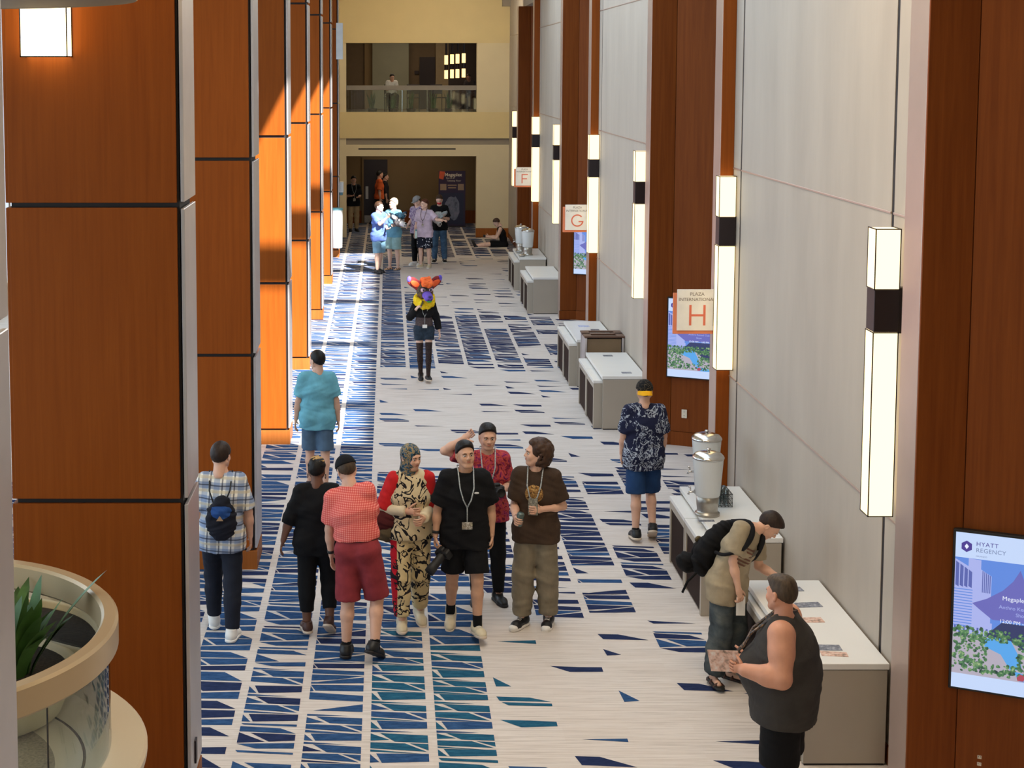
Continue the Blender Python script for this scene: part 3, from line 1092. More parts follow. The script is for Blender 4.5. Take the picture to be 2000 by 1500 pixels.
for sy in (-0.24, 0.24):
    fr.bbox(-0.285, 0.285, sy - 0.015, sy + 0.015, 0.12, 0.15, 0.003)
for sx in (-0.285, 0.285):
    fr.bbox(sx - 0.015, sx + 0.015, -0.24, 0.24, 0.12, 0.15, 0.003)
    fr.bbox(sx - 0.005, sx + 0.005, -0.22, 0.22, 0.15, 0.92, 0.003)
fr.build('frame', 'metal', c)
hd = MB().tube([(0.27, -0.10, 0.90), (0.34, -0.16, 0.90), (0.34, -0.16, 0.70), (0.27, -0.12, 0.70)], 0.012, 8).build('push_handle', 'steel', c, True)
for sx in (-0.25, 0.25):
    for sy in (-0.2, 0.2):
        ca = MB()
        ca.tube([(sx - 0.016, sy, 0.055), (sx + 0.016, sy, 0.055)], 0.055, 18)
        cw = ca.build('caster', 'rubber', c)
        MB().bbox(sx - 0.024, sx + 0.024, sy - 0.018, sy + 0.018, 0.10, 0.13, 0.003).build('caster_plate', 'brushed', cw)

# ---- bin, dispenser box and board on the far left pillar
b = tag(empty('wall_bin', (-1.36, 40.83, 0.28)), 'white round wall bin with a pale blue rim on the last left pillar', 'bin')
MB().lathe([(0.12, 0.0), (0.135, 0.01), (0.15, 1.02), (0.14, 1.03)], n=28).build('body', plain('white_bin', srgb(238, 240, 240), 0.4), b, True)
MB().lathe([(0.148, 1.01), (0.158, 1.03), (0.158, 1.06), (0.13, 1.075), (0.001, 1.077)], n=28).build('rim', plain('pale_blue_rim', srgb(120, 190, 205), 0.35), b, True)
o = tag(empty('hand_dispenser', (-1.33, 41.30, 1.66)), 'small white and blue wall dispenser above the white wall bin', 'dispenser')
MB().bbox(0, 0.13, -0.12, 0.12, 0.08, 0.36, 0.01).build('case', plain('white_case', srgb(225, 232, 236), 0.4), o)
MB().bbox(0.01, 0.11, -0.10, 0.10, 0, 0.08, 0.01).build('nozzle', plain('blue_case', srgb(96, 140, 160), 0.4), o)
o = tag(empty('wall_board', (-1.318, 41.05, 5.30)), 'blank pale board hung high at the last left pillar', 'board')
MB().bbox(-0.06, 0.12, -0.06, -0.03, 0, 0.96, 0.003).build('panel', plain('pale_board', srgb(214, 220, 226), 0.5), o)
MB().box(0.0, 0.03, -0.035, 0.0, 0.2, 0.8).build('bracket', 'brushed', o)

# ---- banner stand in the lobby
p = tag(empty('banner_stand', (2.05, 49.15, 0)), 'dark purple printed banner stand with an orange corner in the dim lobby', 'banner')
ink = {'p': plain('banner_purple', srgb(54, 34, 62), 0.5), 'n': plain('banner_navy', srgb(40, 40, 66), 0.5), 'o': plain('banner_orange', srgb(214, 90, 50), 0.5),
       'w': plain('banner_white', srgb(230, 215, 190), 0.5), 'g': card_mat('banner_figure', [srgb(44, 46, 70), srgb(120, 124, 140), srgb(150, 140, 160)], 6), 't': plain('banner_tan', srgb(170, 140, 110), 0.5)}
MB().bbox(-0.43, 0.43, 0.0, 0.02, 0.03, 1.80, 0.003).build('printed_sheet', ink['p'], p)
q = MB()
y = -0.002


def quad(x0, x1, z0, z1, mi, yy=-0.002):
    q.add([(x0, yy, z0), (x1, yy, z0), (x1, yy, z1), (x0, yy, z1)], [(0, 1, 2, 3)], mi)


quad(-0.37, 0.37, 0.08, 1.10, 0)
gr = random.Random(3)
n = 18
q.add([((0.02 + 0.27 * math.cos(6.283 * k / n) * gr.uniform(.7, 1.1)), -0.003, 0.62 + 0.40 * math.sin(6.283 * k / n) * gr.uniform(.75, 1.1)) for k in range(n)], [tuple(range(n))], 1)
quad(-0.38, -0.18, 1.18, 1.38, 2)
quad(0.19, 0.38, 1.18, 1.38, 2)
quad(-0.14, 0.15, 1.32, 1.36, 2)
quad(-0.12, 0.13, 1.24, 1.28, 2)
q.add([(-0.42, -0.003, 1.56), (-0.28, -0.003, 1.52), (-0.22, -0.003, 1.78), (-0.40, -0.003, 1.79)], [(0, 1, 2, 3)], 3)
write(q, 'Megaplex', 0.145, facing(0.04, -0.004, 1.63), 4, 0.004)
write(q, 'Games &', 0.075, facing(-0.06, -0.004, 1.55), 4)
write(q, 'Tabletop Floor', 0.075, facing(0.06, -0.004, 1.46), 4)
q.build('print', [ink['n'], ink['g'], ink['t'], ink['o'], ink['w']], p)['kind'] = 'stuff'
MB().bbox(-0.44, 0.44, -0.09, 0.11, 0.0, 0.03, 0.006).build('base', 'bronze', p)

# ---- gallery: pendants, cafe tables, potted plants
for k, (x, y, z) in enumerate(((1.86, 49.4, 5.09), (2.03, 49.0, 5.11), (2.19, 48.7, 5.12), (2.37, 48.4, 5.14))):
    p = tag(empty('pendant_lamp', (x, y, z)), ('first', 'second', 'third', 'fourth')[k] + ' from the left of the four lit pendant lamps over the gallery', 'pendant lamp', 'pendant lamps over the gallery')
    MB().lathe([(0.001, 0.0), (0.058, 0), (0.058, 0.30), (0.001, 0.30)], (0, 0, 0.10), 16).build('upper_shade', 'pendantglow', p)
    MB().lathe([(0.001, 0.0), (0.058, 0), (0.058, 0.28), (0.001, 0.28)], (0, 0, -0.35), 16).build('lower_shade', 'pendantglow', p)
    MB().lathe([(0.061, -0.075), (0.061, 0.105)], (0, 0, 0), 16).build('band', 'bronze', p)
    MB().lathe([(0.035, 0.40), (0.035, CEIL - z)], (0, 0, 0), 8).build('rod', 'bronze', p)

for k, (x, y) in enumerate(((0.42, 47.7), (1.22, 48.0), (1.95, 47.75))):
    p = tag(empty('cafe_table', (x, y, GF)), ('left', 'middle', 'right')[k] + ' white round cafe table behind the gallery glass', 'table', 'cafe tables on the gallery')
    MB().lathe([(0.001, 0.70), (0.33, 0.70), (0.335, 0.715), (0.33, 0.73), (0.001, 0.73)], n=24).build('table_top', 'white', p)
    MB().lathe([(0.03, 0.02), (0.03, 0.70)], n=10).build('leg', 'steel', p)
    MB().lathe([(0.24, 0.0), (0.24, 0.012), (0.03, 0.03)], n=20).build('foot', 'steel', p)


def blade_leaf(mb, base, a, lean, L, wd, mi=0, seg=6, droop=1.0, up=1.0):
    """one thick curved leaf blade"""
    d = Vector((math.cos(a), math.sin(a), 0))
    s = Vector((-math.sin(a), math.cos(a), 0))
    prev = None
    for k in range(seg + 1):
        t = k / seg
        c = Vector(base) + d * (lean * L * t ** (1 + 0.4 * droop)) + Vector((0, 0, up * L * (t - 0.42 * droop * lean * t * t)))
        w = wd * (math.sin(math.pi * min(1, 0.12 + 0.88 * t)) ** 0.7) * (1 if t < 1 else 0.05)
        row = [c - s * w + Vector((0, 0, 0.18 * w)), c, c + s * w + Vector((0, 0, 0.18 * w))]
        o = len(mb.v)
        mb.v += [tuple(p) for p in row]
        if prev is not None:
            mb.f += [(prev, prev + 1, o + 1, o), (prev + 1, prev + 2, o + 2, o + 1)]
            mb.m += [mi, mi]
        prev = o


for k, x in enumerate((-0.48, 0.15, 0.70, 1.36, 1.86)):
    p = tag(empty('potted_plant', (x, 46.75, GF)), ('first', 'second', 'third', 'fourth', 'fifth')[k] + ' from the left of the upright plants behind the gallery glass', 'plant', 'upright plants on the gallery')
    MB().lathe([(0.12, 0), (0.15, 0.16), (0.14, 0.16), (0.12, 0.13), (0.001, 0.13)], n=16).build('pot', 'bronze', p, True)
    g_ = MB()
    lr = random.Random(k)
    for q in range(18):
        blade_leaf(g_, (lr.uniform(-.06, .06), lr.uniform(-.06, .06), 0.12), lr.uniform(0, 6.28), lr.uniform(.05, .35), lr.uniform(.35, .62), 0.022, 0, 4, 0.4)
    g_.build('leaves', 'leafdark', p)

# ================================================================ ROTUNDA at the lower left
CX, CY = -2.62, 7.81
m = MB()
m.lathe([(1.30, 0.0), (1.30, 1.33), (1.33, 1.335), (1.335, 1.36), (1.335, 1.385), (1.32, 1.40), (0.001, 1.40)], (CX, CY, 0), 96)
ro = struct(m.build('podium', plain('rotunda_cream', srgb(206, 190, 164), 0.4, 0, 0.02, 2), smooth='auto'), 'round cream drum and ledge at the lower left')
m = MB()
m.lathe([(1.10, 1.955), (1.115, 1.94), (1.175, 1.94), (1.19, 1.955), (1.19, 2.085), (1.175, 2.10), (1.115, 2.10), (1.10, 2.085), (1.10, 1.955)], (CX, CY, 0), 112, cap=False)
bal = struct(m.build('balustrade', plain('champagne_rail', srgb(190, 168, 134), 0.28, 0.25, 0.02, 2), smooth='auto'), 'curved glass balustrade with a broad champagne handrail, lower left')
ang = [math.radians(d) for d in (-110, -46.5, -32, 17, 66, 150, 250)]
for a, b in zip(ang[:-1], ang[1:]):
    g_ = MB()
    n = 18
    ins = 0.004
    g_.lathe([(1.13, 1.40), (1.13, 1.96)], (CX, CY, 0), n, 0, a + ins, b - ins)
    g_.lathe([(1.142, 1.40), (1.142, 1.96)], (CX, CY, 0), n, 0, a + ins, b - ins)
    g_.build('glass_pane', 'glass', bal, True)
jt = MB()
for a in ang:
    c, s = math.cos(a), math.sin(a)
    jt.tube([(CX + 1.136 * c, CY + 1.136 * s, 1.40), (CX + 1.136 * c, CY + 1.136 * s, 1.95)], 0.005, 6)
jt.build('glass_joint', 'black', bal)
gran = MB().lathe([(0.001, 1.402), (0.80, 1.402), (0.80, 1.40)], (-2.52, 7.55, 0), 64)
gran.build('stone_disc', plain('grey_granite', srgb(134, 122, 104), 0.35, 0, 0.4, 70), ro)
rg = MB()
for rr in (0.93,):
    rg.lathe([(rr, 1.401), (rr + 0.008, 1.4025), (rr + 0.016, 1.401)], (-2.52, 7.62, 0), 72, cap=False)
rg.build('joint_ring', 'black', ro)

p = tag(empty('potted_fern', (-2.28, 8.33, 1.402)), 'leafy green plant in a broad cream bowl inside the curved glass', 'plant')
MB().lathe([(0.40, 0.0), (0.44, 0.02), (0.53, 0.24), (0.53, 0.26), (0.49, 0.26), (0.48, 0.22), (0.001, 0.22)], n=40).build('bowl', 'cream', p, True)
MB().lathe([(0.001, 0.245), (0.30, 0.24), (0.487, 0.228)], n=30, cap=False).build('soil', 'soil', p, True)
lr = random.Random(11)
for q in range(52):
    g_ = MB()
    a = lr.uniform(0, 6.28)
    rr = lr.uniform(0, 0.16)
    blade_leaf(g_, (rr * math.cos(a) + 0.12, rr * math.sin(a), 0.22), a + lr.uniform(-.4, .4), lr.uniform(.18, .75), lr.uniform(.34, .58), lr.uniform(.038, .066), 0, 7, 0.8)
    g_.build('leaf', 'leaf', p, True)
g_ = MB()
blade_leaf(g_, (0.28, 0.0, 0.22), 0.02, 0.62, 0.70, 0.075, 0, 8, 0.5)
g_.build('leaf', 'leaf', p, True)

# ================================================================ FIGURES: smooth bodies grown from a distance field
def nv(v):
    v = np.array(v, float)
    return v / np.linalg.norm(v)


class Field:
    def __init__(s, lo, hi, h):
        s.lo = np.array(lo, float)
        s.h = h
        n = np.ceil((np.array(hi, float) - s.lo) / h).astype(int) + 1
        s.ax = [(s.lo[i] + h * np.arange(n[i])).astype(np.float32) for i in range(3)]
        s.D = np.full(n, 1.0, np.float32)

    def sub(s, lo, hi):
        sl = []
        for i in range(3):
            a = max(0, int((lo[i] - s.lo[i]) / s.h))
            b = min(s.D.shape[i], int((hi[i] - s.lo[i]) / s.h) + 2)
            if b <= a:
                return None
            sl.append(slice(a, b))
        X = s.ax[0][sl[0]][:, None, None]
        Y = s.ax[1][sl[1]][None, :, None]
        Z = s.ax[2][sl[2]][None, None, :]
        return tuple(sl), X, Y, Z

    def join(s, sl, d, k):
        a = s.D[sl]
        if k <= 0:
            s.D[sl] = np.minimum(a, d)
            return
        h = np.clip(0.5 + 0.5 * (a - d) / k, 0, 1)
        s.D[sl] = a * (1 - h) + d * h - k * h * (1 - h)

    def cone(s, a, b, ra, rb, k=0.02, side=None, kx=1.0, cut=(), carve=False):
        a, b = np.array(a, float), np.array(b, float)
        m = max(ra, rb) * max(1, kx) + 0.03 + k
        r = s.sub(np.minimum(a, b) - m, np.maximum(a, b) + m)
        if r is None:
            return
        sl, X, Y, Z = r
        ba = b - a
        bb = max(float(ba @ ba), 1e-9)
        px, py, pz = X - a[0], Y - a[1], Z - a[2]
        t = np.clip((px * ba[0] + py * ba[1] + pz * ba[2]) / bb, 0, 1)
        qx, qy, qz = px - ba[0] * t, py - ba[1] * t, pz - ba[2] * t
        q2 = qx * qx + qy * qy + qz * qz
        if side is not None:
            e = qx * side[0] + qy * side[1] + qz * side[2]
            q2 = q2 - e * e * (1 - 1 / (kx * kx))
        d = np.sqrt(np.maximum(q2, 0)) - (ra + (rb - ra) * t)
        for p, n in cut:
            d = np.maximum(d, (X - p[0]) * n[0] + (Y - p[1]) * n[1] + (Z - p[2]) * n[2])
        if carve:
            h = np.clip(0.5 - 0.5 * (s.D[sl] + d) / k, 0, 1)
            s.D[sl] = s.D[sl] * (1 - h) - d * h + k * h * (1 - h)
        else:
            s.join(sl, d.astype(np.float32), k)

    def ell(s, c, r, k=0.015, carve=False, cut=()):
        c, r = np.array(c, float), np.array(r, float)
        m = r + 0.03 + k
        q = s.sub(c - m, c + m)
        if q is None:
            return
        sl, X, Y, Z = q
        u = np.sqrt(((X - c[0]) / r[0]) ** 2 + ((Y - c[1]) / r[1]) ** 2 + ((Z - c[2]) / r[2]) ** 2)
        d = (u - 1) * float(np.min(r))
        for p, n in cut:
            d = np.maximum(d, (X - p[0]) * n[0] + (Y - p[1]) * n[1] + (Z - p[2]) * n[2])
        if carve:
            h = np.clip(0.5 - 0.5 * (s.D[sl] + d) / k, 0, 1)
            s.D[sl] = s.D[sl] * (1 - h) - d * h + k * h * (1 - h)
        else:
            s.join(sl, d.astype(np.float32), k)

    def plane(s, p, n):
        """keep the side against n"""
        s.D = np.maximum(s.D, ((s.ax[0][:, None, None] - p[0]) * n[0] + (s.ax[1][None, :, None] - p[1]) * n[1]
                               + (s.ax[2][None, None, :] - p[2]) * n[2]).astype(np.float32))

    def folds(s, amp, seed=0.0, sc=1.0):
        X, Y, Z = s.ax[0][:, None, None] * sc, s.ax[1][None, :, None] * sc, s.ax[2][None, None, :] * sc
        w = np.sin(31 * X + 8 * np.sin(13 * Z + seed) + seed) * np.sin(24 * Z + 9 * X + 7 * Y + 2 * seed) + 0.6 * np.sin(52 * Z + 22 * X - 15 * Y + seed)
        s.D = s.D + (amp * w).astype(np.float32)

    def mesh(s):
        D = s.D
        nx, ny, nz = D.shape
        S = D < 0
        cnt = np.zeros((nx - 1, ny - 1, nz - 1), np.int8)
        off = [(i, j, k) for i in (0, 1) for j in (0, 1) for k in (0, 1)]
        for i, j, k in off:
            cnt += S[i:nx - 1 + i, j:ny - 1 + j, k:nz - 1 + k]
        mask = (cnt > 0) & (cnt < 8)
        I = np.argwhere(mask)
        if len(I) == 0:
            return np.zeros((0, 3)), np.zeros((0, 4), int)
        V = np.stack([D[I[:, 0] + i, I[:, 1] + j, I[:, 2] + k] for i, j, k in off], 1).astype(np.float64)
        acc = np.zeros((len(I), 3))
        num = np.zeros(len(I))
        O = np.array(off, float)
        for a in range(8):
            for b in range(a + 1, 8):
                if np.abs(O[a] - O[b]).sum() == 1:
                    x = (V[:, a] < 0) != (V[:, b] < 0)
                    t = np.where(x, V[:, a] / np.where(x, V[:, a] - V[:, b], 1), 0)[:, None]
                    acc += np.where(x[:, None], O[a] + (O[b] - O[a]) * t, 0)
                    num += x
        P = (I + acc / num[:, None]) * s.h + s.lo
        ids = np.full(mask.shape, -1, np.int64)
        ids[mask] = np.arange(len(I))
        Q = []
        for ax in range(3):
            o1, o2 = [(1, 2), (2, 0), (0, 1)][ax]
            sl0 = [slice(1, -1)] * 3
            sl0[ax] = slice(0, -1)
            sl1 = list(sl0)
            sl1[ax] = slice(1, None)
            A, B = S[tuple(sl0)], S[tuple(sl1)]
            for sign, X in ((0, A & ~B), (1, ~A & B)):
                e = np.argwhere(X)
                if len(e) == 0:
                    continue
                for q in range(3):
                    if q != ax:
                        e[:, q] += 1
                d1 = np.zeros(3, int); d1[o1] = 1
                d2 = np.zeros(3, int); d2[o2] = 1
                c = [e - d1 - d2, e - d2, e, e - d1]
                f = np.stack([ids[x[:, 0], x[:, 1], x[:, 2]] for x in c], 1)
                Q.append(f if sign == 0 else f[:, ::-1])
        return P, np.concatenate(Q)


def field_mesh(F, name, mats, parent, extra=None, smooth=True, M=None):
    P, Q = F.mesh()
    mb = MB()
    mb.v = [tuple(p) for p in P.tolist()]
    mb.f = [tuple(q) for q in Q.tolist()]
    mb.m = [0] * len(mb.f)
    if extra is not None:
        mb.add(extra.v, extra.f, 0)
        mb.m[-len(extra.f):] = extra.m
    if M is not None:
        mb.xf(M)
    return mb.build(name, mats, parent, smooth)


# ---------------------------------------------------------------- heads
_head = {}


def head_data(wide=1.0):
    if wide in _head:
        return _head[wide]
    F = Field((-.12, -.16, -.19), (.12, .15, .14), 0.0062)
    F.ell((0, .012, .026), (.075 * wide, .095, .089), 0)
    F.ell((0, -.030, -.030), (.060 * wide, .060, .082), .03)
    F.ell((0, -.064, -.088), (.027 * wide, .026, .024), .02)
    for s in (-1, 1):
        F.cone((s * .054 * wide, .010, -.045), (s * .02 * wide, -.060, -.090), .024, .021, .025)
        F.ell((s * .037 * wide, -.066, -.026), (.023, .022, .026), .02)
    F.cone((-.034, -.082, .024), (.034, -.082, .024), .0125, .0125, .018)
    F.cone((0, -.086, .014), (0, -.107, -.021), .008, .0125, .010)
    F.ell((-.012, -.098, -.026), (.009, .010, .008), .006)
    F.ell((.012, -.098, -.026), (.009, .010, .008), .006)
    F.ell((0, -.082, -.052), (.026, .016, .018), .015)
    for s in (-1, 1):
        F.ell((s * .031, -.099, .004), (.0175, .017, .0125), .010, carve=True)
        F.ell((s * .080 * wide, .014, -.006), (.011, .020, .032), .006)
        F.ell((s * .088 * wide, .010, -.004), (.006, .011, .018), .005, carve=True)
    F.cone((0, .022, -.06), (0, .034, -.16), .052 * wide, .054 * wide, .02)
    P, Q = F.mesh()
    e = MB()
    for s in (-1, 1):
        e.ell((s * .031, -.0815, .004), (.0135, .0105, .0095), 12, 8, 2)
        e.ell((s * .031, -.0905, .004), (.0058, .0028, .0062), 10, 6, 3)
        e.tube([(s * .014, -.0955, .0215), (s * .030, -.0945, .0265), (s * .050, -.083, .022)], [.0035, .0048, .0025], 6, 4)
    e.ell((0, -.0955, -.0475), (.0215, .0065, .0042), 12, 6, 1)
    e.ell((0, -.0950, -.0560), (.0180, .0065, .0052), 12, 6, 1)
    _head[wide] = (P, Q, e)
    return _head[wide]


def rot_head(yaw, pitch, roll):
    return (Matrix.Rotation(math.radians(yaw), 4, 'Z') @ Matrix.Rotation(math.radians(pitch), 4, 'X') @ Matrix.Rotation(math.radians(roll), 4, 'Y'))


def hair_field(style, seed=1):
    r_ = random.Random(seed)
    F = Field((-.22, -.2, -.24), (.22, .24, .24), 0.0085 if style != 'curly' else 0.010)
    if style in ('short', 'crop', 'tousled', 'fade', 'flat'):
        o = {'short': .015, 'crop': .010, 'tousled': .019, 'fade': .012, 'flat': .014}[style]
        F.ell((0, .014, .030), (.077 + o * .8, .097 + o, .088 + o * 1.25), 0)
        if style == 'tousled':
            for q in range(26):
                a, b = r_.uniform(0, 6.28), r_.uniform(.15, 1.25)
                F.ell((.078 * math.sin(b) * math.cos(a), .02 + .095 * math.sin(b) * math.sin(a), .035 + .095 * math.cos(b)), (.022, .026, .018), .015)
        if style == 'flat':
            F.ell((0, -.01, .10), (.062, .085, .03), .03)
        if style == 'fade':
            F.ell((0, -.004, .092), (.060, .080, .034), .03)
        thr = .018
        X, Y, Z = F.ax[0][:, None, None], F.ax[1][None, :, None], F.ax[2][None, None, :]
        F.D = np.maximum(F.D, (thr - (Y * .80 + Z * .92)).astype(np.float32))
        F.D = np.maximum(F.D, (-.072 - Z + 0 * X).astype(np.float32))
        ear = np.maximum(np.abs(Y - .004) - .024, np.abs(Z + .012) - .030)
        F.D = np.maximum(F.D, (-ear + 0 * X).astype(np.float32))
        X, Y, Z = X * 1.0, Y * 1.0, Z * 1.0
        F.D = F.D + (0.0012 * np.sin(190 * X + 60 * Z) * np.sin(150 * Y + 50 * Z)).astype(np.float32)
    elif style == 'curly':
        for q in range(460):
            a, b = r_.uniform(0, 6.28), math.acos(r_.uniform(-.75, 1))
            d = Vector((math.sin(b) * math.cos(a), math.sin(b) * math.sin(a), math.cos(b)))
            if d.y < -.35 and d.z < .62:
                continue
            p = Vector((d.x * .108, .030 + d.y * .118, .030 + d.z * .105))
            if d.z < 0:
                p.z -= .07 * (-d.z)
                p.x *= 1.06
            R = r_.uniform(.011, .021)
            F.ell(p, (R, R, R), .012)
        F.ell((0, .02, .035), (.09, .105, .098), .02, cut=[((0, -.055, 0), (0, -1, 0))])
    return F


def skin_mats(tone, lip=None, brow=(0.02, 0.012, 0.008)):
    key = 'skin%s%s' % (tone, brow)
    if key not in MAT:
        t = NT('skin')
        v = t.coord()
        f = t.noise(v, 14, 3)
        c = tone
        t.base(t.ramp(f, [(0.3, tuple(x * .92 for x in c)), (0.7, tuple(min(1, x * 1.06) for x in c))]))
        t.b.inputs['Subsurface Weight'].default_value = 0.0
        MAT[key] = t.set(0.5, 0, 0.35)
        MAT[key + 'l'] = plain('lips', (tone[0] * .78, tone[1] * .48, tone[2] * .46), 0.45)
        MAT[key + 'b'] = plain('brows', brow, 0.8)
    if 'eyew' not in MAT:
        MAT['eyew'] = plain('eye_white', (0.62, 0.60, 0.58), 0.3)
        MAT['iris'] = plain('iris', (0.03, 0.02, 0.015), 0.2)
    return [key, key + 'l', 'eyew', 'iris', key + 'b']


# ---------------------------------------------------------------- shoes
_shoe = {}


def shoe(style, mu, ms, parent, M, S):
    key = (style, mu, ms)
    if key not in _shoe:
        F = Field((-.08, -.24, -.10), (.08, .14, .14), 0.0075)
        top = {'sneaker': .022, 'high': .075, 'boot': .085, 'slip': -.01, 'sandal': -.03}[style]
        if style == 'sandal':
            for yy in (-.115, -.02, .05):
                F.cone((-.044, yy, -.072), (.044, yy, -.072), .012, .012, .004)
                F.ell((0, yy, -.062), (.044, .014, .030), .004)
            for sx in (-1, 1):
                F.cone((sx * .040, -.115, -.070), (sx * .040, .050, -.070), .0095, .0095, .004)
        else:
            F.cone((0, .050, -.042), (0, -.105, -.050), .044, .038, .0, side=(1, 0, 0), kx=1.02)
            F.cone((0, -.105, -.052), (0, -.150, -.060), .038, .030, .03, side=(1, 0, 0), kx=1.2)
            F.cone((0, .028, -.02), (0, .022, top + .03), .047, .050, .03, cut=[((0, 0, top), (0, 0, 1))])
            F.plane((0, 0, -.066), (0, 0, -1))
        P, Q = F.mesh()
        F2 = Field((-.08, -.24, -.10), (.08, .14, -.03), 0.0075)
        F2.cone((0, .052, -.075), (0, -.105, -.075), .050, .047, 0)
        F2.cone((0, -.105, -.075), (0, -.152, -.075), .047, .040, .02)
        F2.plane((0, 0, -.085), (0, 0, -1))
        F2.plane((0, 0, -.060), (0, 0, 1))
        P2, Q2 = F2.mesh()
        res = []
        for nm, p, q, mt in (('shoe', P, Q, mu), ('sole', P2, Q2, ms)):
            me = bpy.data.meshes.new(nm)
            me.from_pydata(p.tolist(), [], q.tolist())
            me.materials.append(MAT[mt] if isinstance(mt, str) else mt)
            me.polygons.foreach_set('use_smooth', [True] * len(q))
            res.append(me)
        l = MB()
        if style in ('sneaker', 'high'):
            for q in range(4 if style == 'sneaker' else 6):
                t = q / 5
                yy, zz = -.085 + .085 * t, -.012 + .030 * t
                if q > 3:
                    yy, zz = -.030, .022 + .022 * (q - 3)
                l.tube([(-.022, yy + .006, zz - .006), (0, yy, zz + .001), (.022, yy + .006, zz - .006)], .0035, 5)
            me = bpy.data.meshes.new('laces')
            me.from_pydata(l.v, [], l.f)
            me.materials.append(MAT['paper'] if ms != 'black' else MAT['rubber'])
            res.append(me)
        _shoe[key] = res
    res = _shoe[key]
    o = bpy.data.objects.new('shoe', res[0])
    COL.objects.link(o)
    o.parent = parent
    o.matrix_local = M @ Matrix.Scale(S, 4)
    for nm, me in zip(('sole', 'laces'), res[1:]):
        c = bpy.data.objects.new(nm, me)
        COL.objects.link(c)
        c.parent = o
    return o


# ---------------------------------------------------------------- the whole figure
HANG = ((.16, .03, -1), (.06, -.16, -1))


